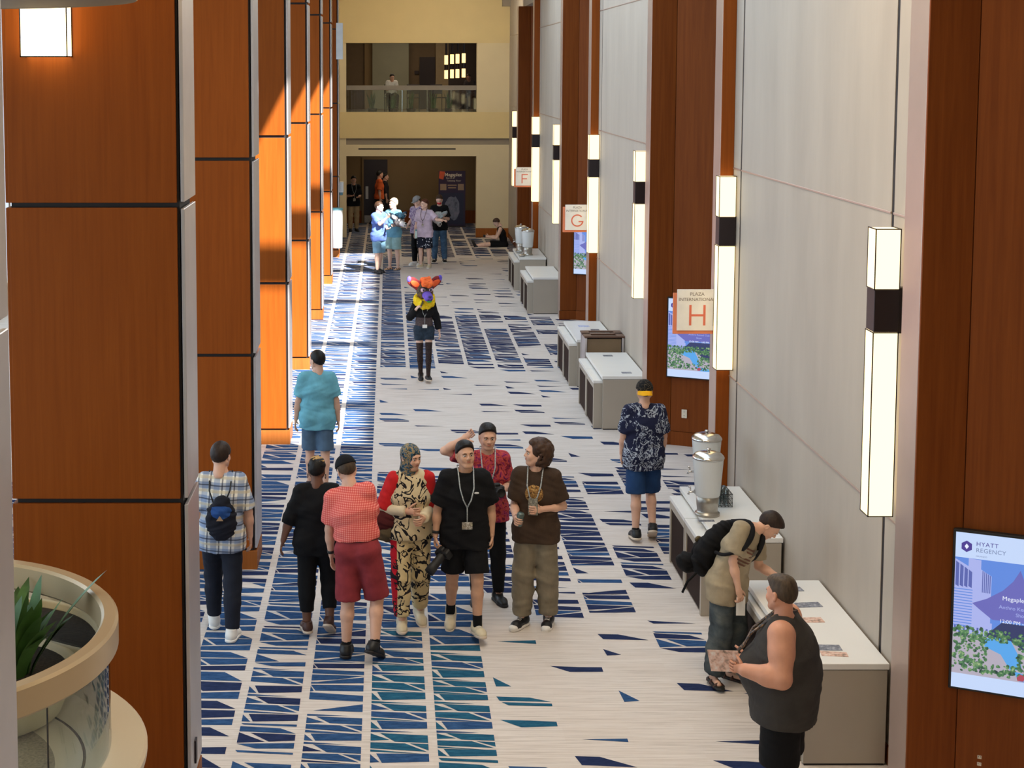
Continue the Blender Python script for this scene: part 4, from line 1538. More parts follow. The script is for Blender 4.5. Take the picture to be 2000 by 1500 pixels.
class Person:
    def __init__(s, loc, face, h=1.76, w=1.0, res=0.0125, lean=(0, 0), lean2=None, twist=0, head=(0, 0, 0), armR=None, armL=None,
                 legR=((-.03, -.02, -1), (0, .04, -1)), legL=((.03, -.02, -1), (0, .04, -1)), footR=(-8, 0), footL=(8, 0),
                 curlR=.35, curlL=.35, thumbR=None, thumbL=None, tone=(.66, .39, .27), brow=(.02, .012, .008), wide=1.0, female=False,
                 belly=0.0, base=0.0, seat=False, radii=None, armw=1.0, legw=1.0, label='', ground=0.0, hipw=1.0, neckv=None):
        S = h / 1.76
        s.S, s.w, s.res, s.belly = S, w, res, belly
        s.root = tag(empty('person', (loc[0], loc[1], ground), math.radians(face)), label, 'person')
        u = nv((lean[0], lean[1], 1))
        l2 = lean2 or lean
        u2 = nv((l2[0], l2[1], 1))
        tw = math.radians(twist)
        sd = np.array((math.cos(tw), math.sin(tw), 0))
        sd = nv(sd - u2 * (sd @ u2))
        hs = np.array((1.0, 0, 0))
        hs = nv(hs - u * (hs @ u))
        f = -np.cross(u2, sd)
        s.u, s.u2, s.sd, s.hs, s.f = u, u2, sd, hs, f
        s.fl = -np.cross(u, hs)
        P = np.zeros(3)
        Wst = P + u * .13 * S
        Ch = Wst + (u * .5 + u2 * .5) * .17 * S
        Nb = Ch + u2 * .20 * S
        ShC = Ch + u2 * .155 * S
        sw = .150 * S * (0.4 + 0.6 * w) * (.92 if female else 1)
        Sh = {'R': ShC - sd * sw, 'L': ShC + sd * sw}
        armR = armR or tuple((-a, b, c) for a, b, c in HANG)
        armL = armL or HANG
        E, Wr, D = {}, {}, {}
        for k, a in (('R', armR), ('L', armL)):
            E[k] = Sh[k] + nv(a[0]) * .290 * S
            D[k] = nv(a[1])
            Wr[k] = E[k] + D[k] * .245 * S
        hp = .088 * S * hipw
        Hip = {'R': P - hs * hp - u * .045 * S, 'L': P + hs * hp - u * .045 * S}
        Kn, An, FM = {}, {}, {}
        low = 9
        for k, l, ft in (('R', legR, footR), ('L', legL, footL)):
            Kn[k] = Hip[k] + nv(l[0]) * .425 * S
            An[k] = Kn[k] + nv(l[1]) * .405 * S
            M = Matrix.Rotation(math.radians(ft[0]), 4, 'Z') @ Matrix.Rotation(math.radians(ft[1]), 4, 'X')
            if len(ft) > 2:
                M = M @ Matrix.Rotation(math.radians(ft[2]), 4, 'Y')
            FM[k] = M
            for q in ((0, .09, -.085), (0, -.10, -.085), (0, -.185, -.075)):
                low = min(low, An[k][2] + (M @ Vector(q))[2] * S)
        if seat:
            low = seat if seat is not True else -.115 * S * w
        dz = np.array((0, 0, -low + base))
        for dct in (Sh, E, Wr, Hip, Kn, An):
            for k in dct:
                dct[k] = dct[k] + dz
        P, Wst, Ch, Nb, ShC = P + dz, Wst + dz, Ch + dz, Nb + dz, ShC + dz
        hy = rot_head(*head)
        nd = nv(u2 * .85 + np.array((0, 0, .25)) + f * (.10 + .30 * math.sin(math.radians(max(0, head[1])))))
        if neckv is not None:
            nd = nv(neckv)
        Hd = Nb + nd * .172 * S
        s.J = dict(P=P, W=Wst, C=Ch, N=Nb, S=Sh, E=E, Wr=Wr, H=Hip, K=Kn, A=An, Hd=Hd)
        s.D, s.FM = D, FM
        s.HM = Matrix.Translation(Hd) @ hy @ Matrix.Scale(S, 4)
        s.R = radii or dict(p=(.104, 1.5), w=(.098, 1.40), c=(.112, 1.36), s=(.080, 1.7))
        s.R = {k: (a * S * w, b) for k, (a, b) in s.R.items()}
        s.aw, s.lw = armw * S, legw * S
        s.female = female
        # ---- body
        allp = np.array([P, Wst, Ch, Nb, Hd] + [d[k] for d in (Sh, E, Wr, Hip, Kn, An) for k in 'RL'])
        mg = .21 * S * max(1, w)
        s.lo, s.hi = allp.min(0) - mg, allp.max(0) + mg
        F = Field(s.lo, s.hi, res)
        s.torso(F, 0.0)
        F.cone(Nb - u2 * .04 * S, Hd - nd * .05 * S, .056 * S * (0.6 + .4 * w), .052 * S * (0.7 + .3 * w), .03)
        for k, sg in (('R', -1), ('L', 1)):
            a = s.aw
            F.cone(Sh[k], Sh[k] + (E[k] - Sh[k]) * .45, .052 * a, .048 * a, .03)
            F.cone(Sh[k] + (E[k] - Sh[k]) * .35, E[k], .047 * a, .038 * a, .02)
            F.cone(E[k], E[k] + (Wr[k] - E[k]) * .4, .038 * a, .040 * a, .02)
            F.cone(E[k] + (Wr[k] - E[k]) * .3, Wr[k], .040 * a, .026 * a, .02)
            l = s.lw
            F.cone(Hip[k] - s.fl * .01, Kn[k], .086 * l, .056 * l, .04)
            cal = Kn[k] + (An[k] - Kn[k]) * .32 - s.fl * .012 * S
            F.cone(Kn[k], cal, .053 * l, .056 * l, .02)
            F.cone(cal, An[k], .055 * l, .036 * l, .02)
            fm = lambda q: np.array((Matrix.Translation(An[k]) @ FM[k]) @ (Vector(q) * S))
            F.cone(fm((0, .04, -.045)), fm((0, -.12, -.058)), .032 * S, .026 * S, .02)
        ex = MB()
        s.hand = {}
        for k, cu, th in (('R', curlR, thumbR), ('L', curlL, thumbL)):
            s.make_hand(F, ex, k, cu, th)
        P_, Q_, he = head_data(wide)
        hm = MB()
        hm.v = [tuple(p) for p in P_.tolist()]
        hm.f = [tuple(q) for q in Q_.tolist()]
        hm.m = [0] * len(hm.f)
        hm.add(he.v, he.f)
        hm.m[-len(he.f):] = he.m
        hm.xf(s.HM)
        o = len(ex.v)
        ex.add(hm.v, hm.f)
        ex.m[-len(hm.f):] = hm.m
        s.body = field_mesh(F, 'body', skin_mats(tone, brow=brow), s.root, ex)

    def torso(s, F, o, top=True, og=None):
        og = o if og is None else og
        J, R, u2, sd, hs = s.J, s.R, s.u2, s.sd, s.hs
        S = s.S
        F.cone(J['P'] - s.u * .03 * S, J['W'], R['p'][0] + og, R['w'][0] + o, .03, hs, R['p'][1])
        F.cone(J['W'], J['C'], R['w'][0] + o, R['c'][0] + o, .03, sd, R['c'][1])
        F.cone(J['C'], J['C'] + u2 * .105 * S, R['c'][0] + o, R['s'][0] + o, .03, sd, R['s'][1] * .92)
        if s.belly:
            b = J['W'] + s.f * s.belly * .55
            F.ell(b, np.array((.15, .15, .14)) * S * (s.w * .55 + .45) + o, .06)
        for k in 'RL':
            g = J['H'][k] - s.fl * .040 * S + s.u * .015 * S
            F.ell(g, np.array((.085, .085, .085)) * S * s.w + og, .04)
            if s.female:
                c = J['C'] + s.f * .085 * S * s.w + (sd if k == 'L' else -sd) * .075 * S * s.w - u2 * .01
                F.ell(c, np.array((.068, .06, .062)) * S * s.w + o, .03)
        if top:
            F.cone(J['S']['R'], J['S']['L'], .048 * S + o * .8, .048 * S + o * .8, .04)
            for k in 'RL':
                F.cone(J['N'] + u2 * .012 * S, J['S'][k] + u2 * .006, .042 * S + o * .7, .036 * S + o * .7, .03)

    def make_hand(s, F, ex, k, curl, thumb):
        S, d = s.S, s.D[k]
        w0 = s.J['Wr'][k]
        th = np.array(thumb if thumb is not None else s.f, float)
        th = th - d * (th @ d)
        th = nv(th) if np.linalg.norm(th) > 1e-3 else nv(np.cross(d, (0.3, .5, .1)))
        n = np.cross(d, th) * (-1 if k == 'R' else 1)
        pl = .088 * S
        c1 = w0 + d * pl
        F.cone(w0 + d * .01, c1 - d * .012, .0145 * S, .0125 * S, .012, th, 2.7)
        s.hand[k] = (c1 + n * .035 * S + d * .01, d, th, n)
        for i, (off, ln) in enumerate(((.030, .068), (.010, .076), (-.010, .072), (-.029, .056))):
            p = c1 - d * .022 * S + th * off * S
            dd = d.copy()
            pts, rs = [p], [.0095 * S]
            seg = [.026 * S, ln * .45 * S, ln * .32 * S, ln * .25 * S]
            ang = [0.15 * curl, curl * 0.9, curl * 1.1, curl * .8]
            nn = n.copy()
            for q in range(4):
                a = ang[q]
                dd, nn = nv(dd * math.cos(a) + nn * math.sin(a)), nv(nn * math.cos(a) - dd * math.sin(a))
                p = p + dd * seg[q]
                pts.append(p)
                rs.append((.0092, .0086, .0078, .0062)[q] * S)
            ex.tube(pts, rs, 7)
        p = w0 + d * .022 * S + th * .022 * S
        dd = nv(d * .62 + th * .75 + n * .25)
        pts, rs = [p], [.013 * S]
        for q, (ln, a) in enumerate(((.036, 0), (.030, .45 * curl + .1), (.026, .5 * curl + .1))):
            dd = nv(dd + (d * .55 + n * .6) * a)
            p = p + dd * ln * S
            pts.append(p)
            rs.append((.0115, .0098, .0075)[q] * S)
        ex.tube(pts, rs, 7)

    # ---- clothes
    def shirt(s, mat, sleeve=.62, hem=.14, o=.016, name='shirt', neck=.062, folds=.0028, flare=.0, sleeve_mat=None, tank=False, sw=1.0, hemcut=None):
        S, J, R = s.S, s.J, s.R
        F = Field(s.lo, s.hi, s.res)
        hemp = J['P'] - s.u * hem * S
        hn = -s.u if hemcut is None else nv(hemcut)
        s_top = not tank
        og = o if hem < .06 else max(o + flare * .7, .029)
        F.cone(hemp - s.u * .03, J['W'], R['p'][0] + og, R['w'][0] + o + flare * .5, .03, s.hs, R['p'][1] * .97)
        if hem >= .06:
            for k in 'RL':
                H_, K_ = J['H'][k], J['K'][k]
                F.cone(H_, H_ + (K_ - H_) * .55, .088 * s.lw + og, .080 * s.lw + og, .05)
        s.torso(F, o, s_top, og)
        if tank:
            for k in 'RL':
                q = J['N'] * .42 + J['S'][k] * .58
                F.cone(J['C'] + (q - J['C']) * .4, q + s.u2 * .02 - s.f * .02, .075 * S * s.w, .042 * S * s.w, .03, s.sd, .8)
                F.cone(q + s.u2 * .02 + s.f * .03, J['C'] + s.f * .08 + (q - J['C']) * .3, .045 * S * s.w, .05 * S * s.w, .03)
        F.plane(hemp, hn)
        if sleeve > 0 and sleeve_mat is None:
            s.sleeve_prims(F, sleeve, o, sw)
        if folds:
            F.folds(folds, seed=J['C'][0] * 7 + s.S * 11 + R['c'][0] * 90)
        nc = J['N'] + s.u2 * .045 * S + s.f * .012 * S
        F.ell(nc, np.array((neck * 1.08, neck, neck)) * S * (.6 + .4 * s.w), .012, carve=True)
        ob = field_mesh(F, name, mat, s.root)
        if sleeve_mat is not None:
            for k in 'RL':
                G_ = Field(s.lo, s.hi, s.res)
                s.sleeve_prims(G_, sleeve, o, sw, k)
                if folds:
                    G_.folds(folds, seed=3.1)
                field_mesh(G_, 'sleeve', sleeve_mat, ob)
        return ob

    def sleeve_prims(s, F, sleeve, o, sw=1.0, only='RL'):
        J = s.J
        for k in only:
            A, E_, W_ = J['S'][k], J['E'][k], J['Wr'][k]
            a = s.aw
            if sleeve <= 1:
                e = A + (E_ - A) * sleeve
                n = nv(E_ - A)
                F.cone(A, e + n * .04, .054 * a + o, (.050 * a + o * 1.5) * sw, .03, cut=[(e, n)])
            else:
                F.cone(A, E_, .054 * a + o, .044 * a + o, .03)
                e = E_ + (W_ - E_) * (sleeve - 1)
                n = nv(W_ - E_)
                F.cone(E_, e + n * .03, .044 * a + o, .034 * a + o * 1.1, .02, cut=[(e, n)])

    def cuffs(s, mat, a0, a1, o=.014, name='cuff', only='RL'):
        for k in only:
            F = Field(s.lo, s.hi, s.res)
            E_, W_ = s.J['E'][k], s.J['Wr'][k]
            n = nv(W_ - E_)
            p0, p1 = E_ + (W_ - E_) * a0, E_ + (W_ - E_) * a1
            r = lambda t: (.042 * (1 - t) + .028 * t) * s.aw + o
            F.cone(p0 - n * .03, p1 + n * .03, r(a0), r(a1), .01, cut=[(p0, -n), (p1, n)])
            field_mesh(F, name, mat, s.root)

    def legs(s, mat, length=1.0, o=.016, top=.05, name='trousers', flare=0.0, folds=.002, taper=1.0):
        S, J, R = s.S, s.J, s.R
        F = Field(s.lo, s.hi, s.res)
        F.cone(J['P'] + s.u * top * S, J['P'] - s.u * .05 * S, R['p'][0] + min(o, .016) - .004, R['p'][0] + min(o, .016), .03, s.hs, R['p'][1] * .97)
        for k in 'RL':
            g = J['H'][k] - s.fl * .040 * S + s.u * .015 * S
            F.ell(g, np.array((.085, .085, .085)) * S * s.w + min(o, .016), .04)
        F.plane(J['P'] + s.u * top * S, s.u)
        for k in 'RL':
            H_, K_, A_ = J['H'][k], J['K'][k], J['A'][k]
            l = s.lw
            if length <= 1.15:
                n = nv(K_ - H_)
                e = H_ + (K_ - H_) * length
                F.cone(H_, e + n * .04, .088 * l + min(o, .018), .066 * l + o + flare, .03, cut=[(e, n)])
            else:
                n = nv(A_ - K_)
                e = K_ + (A_ - K_) * (length - 1)
                F.cone(H_, K_, .088 * l + min(o, .018), .064 * l + o + flare * .6, .04)
                F.cone(K_, K_ + (e - K_) * .4 - s.fl * .010, .064 * l + o + flare * .6, .061 * l + o + flare * .8, .03)
                F.cone(K_ + (e - K_) * .4 - s.fl * .010, e + n * .03, .061 * l + o + flare * .8, (.046 * l + o) * taper + flare, .02, cut=[(e, n)])
        if folds:
            F.folds(folds, seed=2.0 + R['p'][0] * 50, sc=.9)
        return field_mesh(F, name, mat, s.root)

    def socks(s, mat, up=.32):
        for k in 'RL':
            F = Field(s.lo, s.hi, min(s.res, .011))
            A_, K_ = s.J['A'][k], s.J['K'][k]
            n = nv(K_ - A_)
            e = A_ + (K_ - A_) * up
            F.cone(A_ - n * .03, e + n * .03, .042 * s.lw, (.040 + .015 * up) * s.lw, .01, cut=[(e, n)])
            field_mesh(F, 'sock', mat, s.root)

    def shoes(s, style, mu, ms):
        for k in 'RL':
            shoe(style, mu, ms, s.root, Matrix.Translation(s.J['A'][k]) @ s.FM[k], s.S * 1.04)

    def hair(s, style, mat, seed=1, name='hair'):
        return field_mesh(hair_field(style, seed), name, mat, s.root, M=s.HM)

    def cap(s, mat, brim_mat, back=False, name='cap', brim=True):
        F = Field((-.14, -.16, -.02), (.14, .18, .17), .008)
        F.ell((0, .012, .030), (.095, .118, .106), 0)
        tilt = nv((0, (.22 if not back else -.16), -1))
        F.plane((0, 0, .030), tilt)
        c = field_mesh(F, name, mat, s.root, M=s.HM)
        if brim:
            b = MB()
            n = 14
            sg = 1 if back else -1
            r0, up, dn = [], [], []
            for q in range(n + 1):
                a = math.pi * (q / n)
                x = .080 * math.cos(a)
                y0 = .012 + sg * .104 * math.sin(a)
                y1 = y0 + sg * .072 * math.sin(a) ** .8
                z0 = .036 if not back else .026
                z1 = z0 - .020 - .012 * abs(math.cos(a)) - (.028 if back else 0)
                r0.append((x, y0, z0))
                up.append((x * 1.02, y1, z1))
            vs = [(a[0], a[1], a[2] + .004) for a in r0] + [(a[0], a[1], a[2] + .004) for a in up] + r0 + up
            m_ = n + 1
            fs = []
            for q in range(n):
                fs += [(q, q + 1, m_ + q + 1, m_ + q), (2 * m_ + q + 1, 2 * m_ + q, 3 * m_ + q, 3 * m_ + q + 1), (m_ + q, m_ + q + 1, 3 * m_ + q + 1, 3 * m_ + q)]
            b.add(vs, fs)
            b.xf(s.HM)
            b.build('brim', brim_mat, c, True)
        return c

    def lanyard(s, strap, card, drop=.16, o=.03, cw=.07, ch=.095, name='lanyard', thick=.006):
        J, S = s.J, s.S
        R = s.R
        fr = s.f
        c = J['C'] + fr * (R['c'][0] + o) - s.u2 * drop * .35 * S
        if s.belly:
            c = c + fr * .06
        b = c - s.u2 * drop * .65 * S + fr * .008
        l = MB()
        for sg in (-1, 1):
            p0 = J['N'] - fr * .085 * S + s.u2 * .060 * S
            p1 = J['N'] + s.sd * sg * .072 * S - fr * .02 * S + s.u2 * .068 * S
            p1b = J['N'] + s.sd * sg * .070 * S + fr * .055 * S + s.u2 * .040 * S
            p2 = J['C'] + s.u2 * .10 * S + s.sd * sg * .062 * S + fr * (R['s'][0] + o + .020)
            p3 = J['C'] + s.sd * sg * .035 * S + fr * (R['c'][0] + o + .008)
            l.tube([p0, p1, p1b, p2, p3, c], thick, 6)
        l.tube([c, b], thick * .8, 6)
        ob = l.build(name, strap, s.root, True)
        M = Matrix((( s.sd[0], fr[0], s.u2[0], b[0]), (s.sd[1], fr[1], s.u2[1], b[1]), (s.sd[2], fr[2], s.u2[2], b[2]), (0, 0, 0, 1)))
        k = MB().bbox(-cw / 2, cw / 2, -.003, .004, -ch, 0, .002)
        k.xf(M)
        k.build('badge', card, ob)
        return ob

    def world(s, p):
        return (Matrix.Translation(s.root.location) @ s.root.rotation_euler.to_matrix().to_4x4()) @ Vector(p)

    def dirw(s, d):
        return s.root.rotation_euler.to_matrix() @ Vector(d)

    def grip(s, k):
        """world frame at the palm: x = thumb side, y = along the fingers, z = out of the palm"""
        p, d, th, n = s.hand[k]
        p = s.world(p)
        x, y, z = s.dirw(th), s.dirw(d), s.dirw(n)
        return Matrix(((x[0], y[0], z[0], p[0]), (x[1], y[1], z[1], p[1]), (x[2], y[2], z[2], p[2]), (0, 0, 0, 1)))

    def band(s, k, mat, t=.86, r=.034, name='wristwatch'):
        p = s.J['E'][k] + (s.J['Wr'][k] - s.J['E'][k]) * t
        d = nv(s.J['Wr'][k] - s.J['E'][k])
        m_ = MB().tube([p - d * .012, p + d * .012], r * s.S, 14)
        return m_.build(name, mat, s.root, True)


def put(mb, name, mats, M, label, cat, smooth=False, group=None, parent=None):
    """a free-standing or held thing: mesh in its own frame, placed by matrix M"""
    o = mb.build(name, mats, parent, smooth)
    o.matrix_world = M
    if parent is None:
        tag(o, label, cat, group)
    return o

# ---------------------------------------------------------------- cloth with patterns
def stripe(t, axis, period, duty, vec):
    sp = t.n('ShaderNodeSeparateXYZ')
    t.l(vec, sp.inputs[0])
    f = t.math('FRACT', t.math('MULTIPLY', sp.outputs[axis], 1 / period))
    return t.math('LESS_THAN', f, duty)


def plaid():
    t = NT('plaid_flannel')
    v = t.coord(rot=(0, .06, 0), loc=(.02, 0, .03))
    c = t.mix(t.math('MULTIPLY', stripe(t, 0, .105, .5, v), .5), srgb(232, 230, 222), srgb(84, 122, 172))
    c = t.mix(t.math('MULTIPLY', stripe(t, 2, .115, .5, v), .55), c, srgb(78, 114, 166))
    w = t.coord(rot=(0, .06, 0), loc=(.048, 0, .005))
    c = t.mix(t.math('MULTIPLY', stripe(t, 0, .105, .12, w), .75), c, srgb(38, 44, 66))
    c = t.mix(t.math('MULTIPLY', stripe(t, 2, .115, .10, w), .75), c, srgb(44, 48, 62))
    w = t.coord(rot=(0, .06, 0), loc=(.0, 0, .06))
    c = t.mix(t.math('MULTIPLY', stripe(t, 2, .115, .2, w), .6), c, srgb(204, 190, 156))
    t.base(c)
    t.bump(t.noise(t.coord((1, 1, .5)), 17, 3), .5, .014)
    return t.set(.85, 0, .2)


def gingham(a, b, p=.018):
    t = NT('gingham')
    v = t.coord()
    c = t.mix(t.math('MULTIPLY', stripe(t, 0, p, .5, v), .55), a, b)
    c = t.mix(t.math('MULTIPLY', stripe(t, 2, p, .5, v), .55), c, b)
    t.base(c)
    t.bump(t.noise(t.coord((1, 1, .5)), 17, 3), .5, .014)
    return t.set(.8, 0, .2)


def floral(bg, fg, sc=8.0, lo=.47, hi=.53, dist=2.2):
    t = NT('leaf_print')
    wv = t.n('ShaderNodeTexVoronoi', feature='DISTANCE_TO_EDGE')
    wv.inputs['Scale'].default_value = sc
    nz = t.n('ShaderNodeTexNoise')
    nz.inputs['Scale'].default_value = 5
    nz.inputs['Detail'].default_value = 3
    v = t.coord((1.0, .5, .75), rot=(0, .5, 0))
    t.l(v, nz.inputs['Vector'])
    mx = t.n('ShaderNodeVectorMath', operation='MULTIPLY_ADD')
    t.l(nz.outputs['Color'], mx.inputs[0])
    mx.inputs[1].default_value = (.35, .35, .35)
    t.l(v, mx.inputs[2])
    t.l(mx.outputs[0], wv.inputs['Vector'])
    f = t.noise(mx.outputs[0], 15, 2, .5, dist)
    m1 = t.math('GREATER_THAN', f, .54)
    m2 = t.math('LESS_THAN', f, .63)
    m3 = t.math('MULTIPLY', m1, m2)
    g = t.noise(t.coord(), 4, 2)
    m4 = t.math('MULTIPLY', m3, t.math('GREATER_THAN', g, .40))
    t.base(t.mix(m4, bg, fg))
    t.bump(t.noise(t.coord((1, 1, .5)), 17, 3), .5, .014)
    return t.set(.8, 0, .25)


def blotch(name, cols, sc=9, dist=1.5, interp='LINEAR'):
    t = NT(name)
    f = t.noise(t.coord(), sc, 4, .6, dist)
    n = len(cols)
    t.base(t.ramp(f, [(.3 + .4 * i / max(1, n - 1), c) for i, c in enumerate(cols)], interp))
    t.bump(t.noise(t.coord((1, 1, .5)), 17, 3), .5, .014)
    return t.set(.8, 0, .2)


def inked(name, ground, side=None):
    """cream cloth with loose black brush strokes (an abstract print)"""
    t = NT(name)
    v = t.coord((1.0, .35, .8))
    f = t.noise(v, 9.5, 2, .5, 1.2)
    d = t.math('ABSOLUTE', t.math('SUBTRACT', f, .5))
    k = t.math('LESS_THAN', d, .034)
    g = t.noise(t.coord((1, .35, 1)), 4.5, 2)
    k2 = t.math('MAXIMUM', k, t.math('GREATER_THAN', t.noise(v, 7, 1, .4, .6), .66))
    k3 = t.math('MULTIPLY', k2, t.math('GREATER_THAN', g, .40))
    c = t.mix(g, ground, tuple(x * .72 for x in ground))
    if side is not None:
        sp = t.n('ShaderNodeSeparateXYZ')
        t.l(t.coord(), sp.inputs[0])
        c = t.mix(t.math('LESS_THAN', sp.outputs[0], side[0]), c, side[1])
    t.base(t.mix(k3, c, (.014, .012, .016)))
    t.bump(t.noise(t.coord((1, 1, .5)), 17, 3), .5, .014)
    return t.set(.8, 0, .2)


def dots(bg, fg, p=.05):
    t = NT('dotted_cloth')
    vo = t.n('ShaderNodeTexVoronoi', feature='F1')
    vo.inputs['Scale'].default_value = 1 / p
    vo.inputs['Randomness'].default_value = .7
    t.l(t.coord(), vo.inputs['Vector'])
    t.base(t.mix(t.math('LESS_THAN', vo.outputs['Distance'], .30), bg, fg))
    return t.set(.8, 0, .2)


C_ = {}
for n_, c_ in dict(black=(14, 14, 17), tealshirt=(112, 178, 196), bluegrey=(84, 108, 132), navyshort=(32, 62, 104), maroon=(140, 52, 58), brown=(66, 50, 38),
                   olivegrey=(128, 118, 100), darkjean=(30, 34, 46), jean=(70, 82, 92), tan=(160, 146, 122), charcoal=(60, 57, 55), red=(196, 34, 38),
                   creamc=(214, 200, 170), blueshirt=(96, 122, 196), lightblue=(120, 160, 186), tealtank=(108, 164, 190), paleteal=(150, 184, 184), pinkshirt=(206, 188, 208),
                   grey=(140, 140, 142), white=(226, 224, 220), yellow=(236, 172, 30), orange=(220, 100, 48), khaki=(150, 128, 96), midblue=(66, 100, 140),
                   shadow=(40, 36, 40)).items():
    C_[n_] = cloth('cloth_' + n_, srgb(*c_))
H_ = {}
for n_, c_ in dict(black=(22, 18, 16), darkbrown=(44, 30, 22), brown=(66, 44, 30), auburn=(92, 52, 34), blond=(206, 190, 160), greybrown=(72, 58, 44)).items():
    t_ = NT('hair_' + n_)
    f_ = t_.noise(t_.coord((60, 60, 14)), 1, 3)
    c0 = srgb(*c_)
    t_.base(t_.ramp(f_, [(.3, tuple(x * .6 for x in c0)), (.7, tuple(min(1, x * 1.35) for x in c0))]))
    t_.bump(f_, .5, .006)
    H_[n_] = t_.set(.55, 0, .3)
LEATHER = {n_: plain('shoe_' + n_, srgb(*c_), .5) for n_, c_ in dict(white=(232, 230, 226), cream=(216, 202, 172), black=(20, 20, 22), brown=(74, 44, 34), navy=(30, 34, 50), blackred=(30, 24, 26)).items()}
SOLE = {n_: plain('sole_' + n_, srgb(*c_), .6) for n_, c_ in dict(white=(236, 232, 226), cream=(214, 196, 176), black=(22, 22, 22), tan=(196, 160, 120)).items()}
MAT['lanyard'] = card_mat('lanyard_ribbon', [srgb(60, 66, 72), srgb(170, 178, 180), srgb(210, 205, 195)], 70)
MAT['lanyardblack'] = card_mat('dark_lanyard', [srgb(24, 22, 22), srgb(60, 50, 44), srgb(190, 150, 110)], 60)
MAT['badge'] = card_mat('badge_card', [srgb(226, 216, 180), srgb(120, 110, 96), srgb(240, 236, 226)], 26)
FAIR = (.70, .41, .29)
PALE = (.76, .50, .39)
TANN = (.60, .34, .22)
BROWN = (.17, .08, .05)
WALKF = ((0, -.30, -1), (0, -.05, -1))      # leading leg
WALKB = ((0, .10, -1), (0, .42, -1))        # trailing leg

# ================================================================ PEOPLE
# 1 man in a plaid shirt, walking away
p = Person((-1.47, 13.25), 180, 1.755, 1.04, head=(-18, 6, 0), legL=((.02, -.40, -1), (0, -.10, -1)), legR=((-.02, .08, -1), (0, .16, -1)), footR=(-10, 2), footL=(8, -10),
           armR=((-.30, .02, -1), (-.05, -.22, -1)), armL=((.20, .02, -1), (.05, -.3, -1)), tone=FAIR, label='man walking away in a blue and white plaid shirt, dark trousers and white shoes')
p.shirt(plaid(), .92, .17, .020, folds=.003)
p.legs(C_['darkjean'], 1.97, .016)
p.shoes('sneaker', LEATHER['white'], SOLE['white'])
p.hair('short', H_['darkbrown'])
PL = p
# 2 woman in black, walking away
p = Person((-.63, 13.34), 183, 1.56, 1.14, female=True, head=(-12, 4, 0), armL=((.46, .02, -1), (.30, -.05, -1)), armR=((-.18, -.05, -1), (-.05, -.5, -1)),
           legL=((.03, .04, -1), (.0, .10, -1)), legR=((-.06, -.14, -1), (0, .50, -1)), footL=(10, 2), footR=(-14, 34), tone=BROWN, brow=(.008, .006, .005), hipw=1.08, legw=1.14, armw=1.14,
           label='woman in black top and leggings with blond-topped short hair, seen from behind')
p.shirt(C_['black'], 1.25, .17, .022, folds=.004, flare=.012)
p.legs(C_['black'], 1.72, .012, name='leggings', folds=.0008)
p.shoes('sneaker', LEATHER['brown'], SOLE['cream'])
p.hair('fade', H_['black'])
F = Field((-.14, -.14, .03), (.14, .16, .18), .008)
F.ell((0, .006, .066), (.080, .100, .076), 0)
F.plane((0, 0, .075), (0, 0.12, -1))
F.folds(.003, 1, 3)
field_mesh(F, 'twisted_top', plain('blond_twists', srgb(176, 140, 84), .7, 0, .4, 60), p.root, M=p.HM)
m = MB().lathe([(.086, .030), (.090, .045), (.088, .062), (.082, .070)], (0, .010, 0), 28)
m.xf(p.HM @ Matrix.Diagonal((1, 1.18, 1, 1)))
m.build('headband', C_['black'], p.root, True)
m = MB()
for sx in (-1, 1):
    m.tube([(sx * .090, .014 + .022 * math.sin(6.283 * q / 14), -.060 + .022 * math.cos(6.283 * q / 14)) for q in range(14)], .003, 5, closed=True)
m.xf(p.HM)
m.build('hoop_earrings', 'bronze', p.root, True)
# 3 man in red gingham and maroon shorts
p = Person((-.26, 12.80), 168, 1.72, 1.08, lean=(.10, -.06), lean2=(.26, -.16), head=(28, 16, 10), armL=((.12, -.02, -1), (-.02, -.20, -1)), armR=((-.10, -.25, -1), (.2, -.7, -.8)),
           legL=((.0, .04, -1), (.02, .08, -1)), legR=((-.18, -.08, -1), (-.04, .42, -1)), footL=(6, 2), footR=(-18, 28), tone=FAIR, legw=1.08,
           label='man in red gingham shirt, maroon shorts and black cap leaning over, back turned')
p.shirt(gingham(srgb(240, 150, 138), srgb(206, 48, 48)), .78, -.062, .022, folds=.0026)
p.legs(C_['maroon'], .99, .022, .070, 'shorts', .018)
m = MB()
for sg in (0, 1):
    pass
c0 = p.J['P'] + p.u * .072 * p.S
F = Field(p.lo, p.hi, .011)
F.cone(c0 - p.u * .05, c0 + p.u * .05, p.R['p'][0] + .022, p.R['p'][0] + .022, 0, p.hs, p.R['p'][1] * .97, cut=[(c0 + p.u * .016, p.u), (c0 - p.u * .016, -p.u)])
field_mesh(F, 'belt', plain('brown_belt', srgb(60, 34, 28), .5), p.root)
p.shoes('sneaker', LEATHER['black'], 'black')
p.socks(C_['black'], .12)
p.hair('crop', H_['greybrown'])
p.cap(C_['black'], C_['black'])
p.band('L', 'rubber')
# 4 man in a teal shirt, walking away in the sun
p = Person((-.84, 17.95), 180, 1.70, 1.10, head=(38, 4, 0), armL=((.26, .02, -1), (.14, -.12, -1)), armR=((-.26, .02, -1), (-.10, -.06, -1)),
           legL=((.02, -.16, -1), (0, .0, -1)), legR=((-.02, .06, -1), (0, .22, -1)), footR=(-6, 8), tone=FAIR, label='man in a teal t-shirt and blue shorts walking away by the sunlit pillars')
p.shirt(C_['tealshirt'], .80, .17, .024, folds=.004, flare=.008)
p.legs(C_['bluegrey'], .92, .022, .05, 'shorts', .016)
p.shoes('sneaker', LEATHER['navy'], SOLE['white'])
p.hair('short', H_['black'])
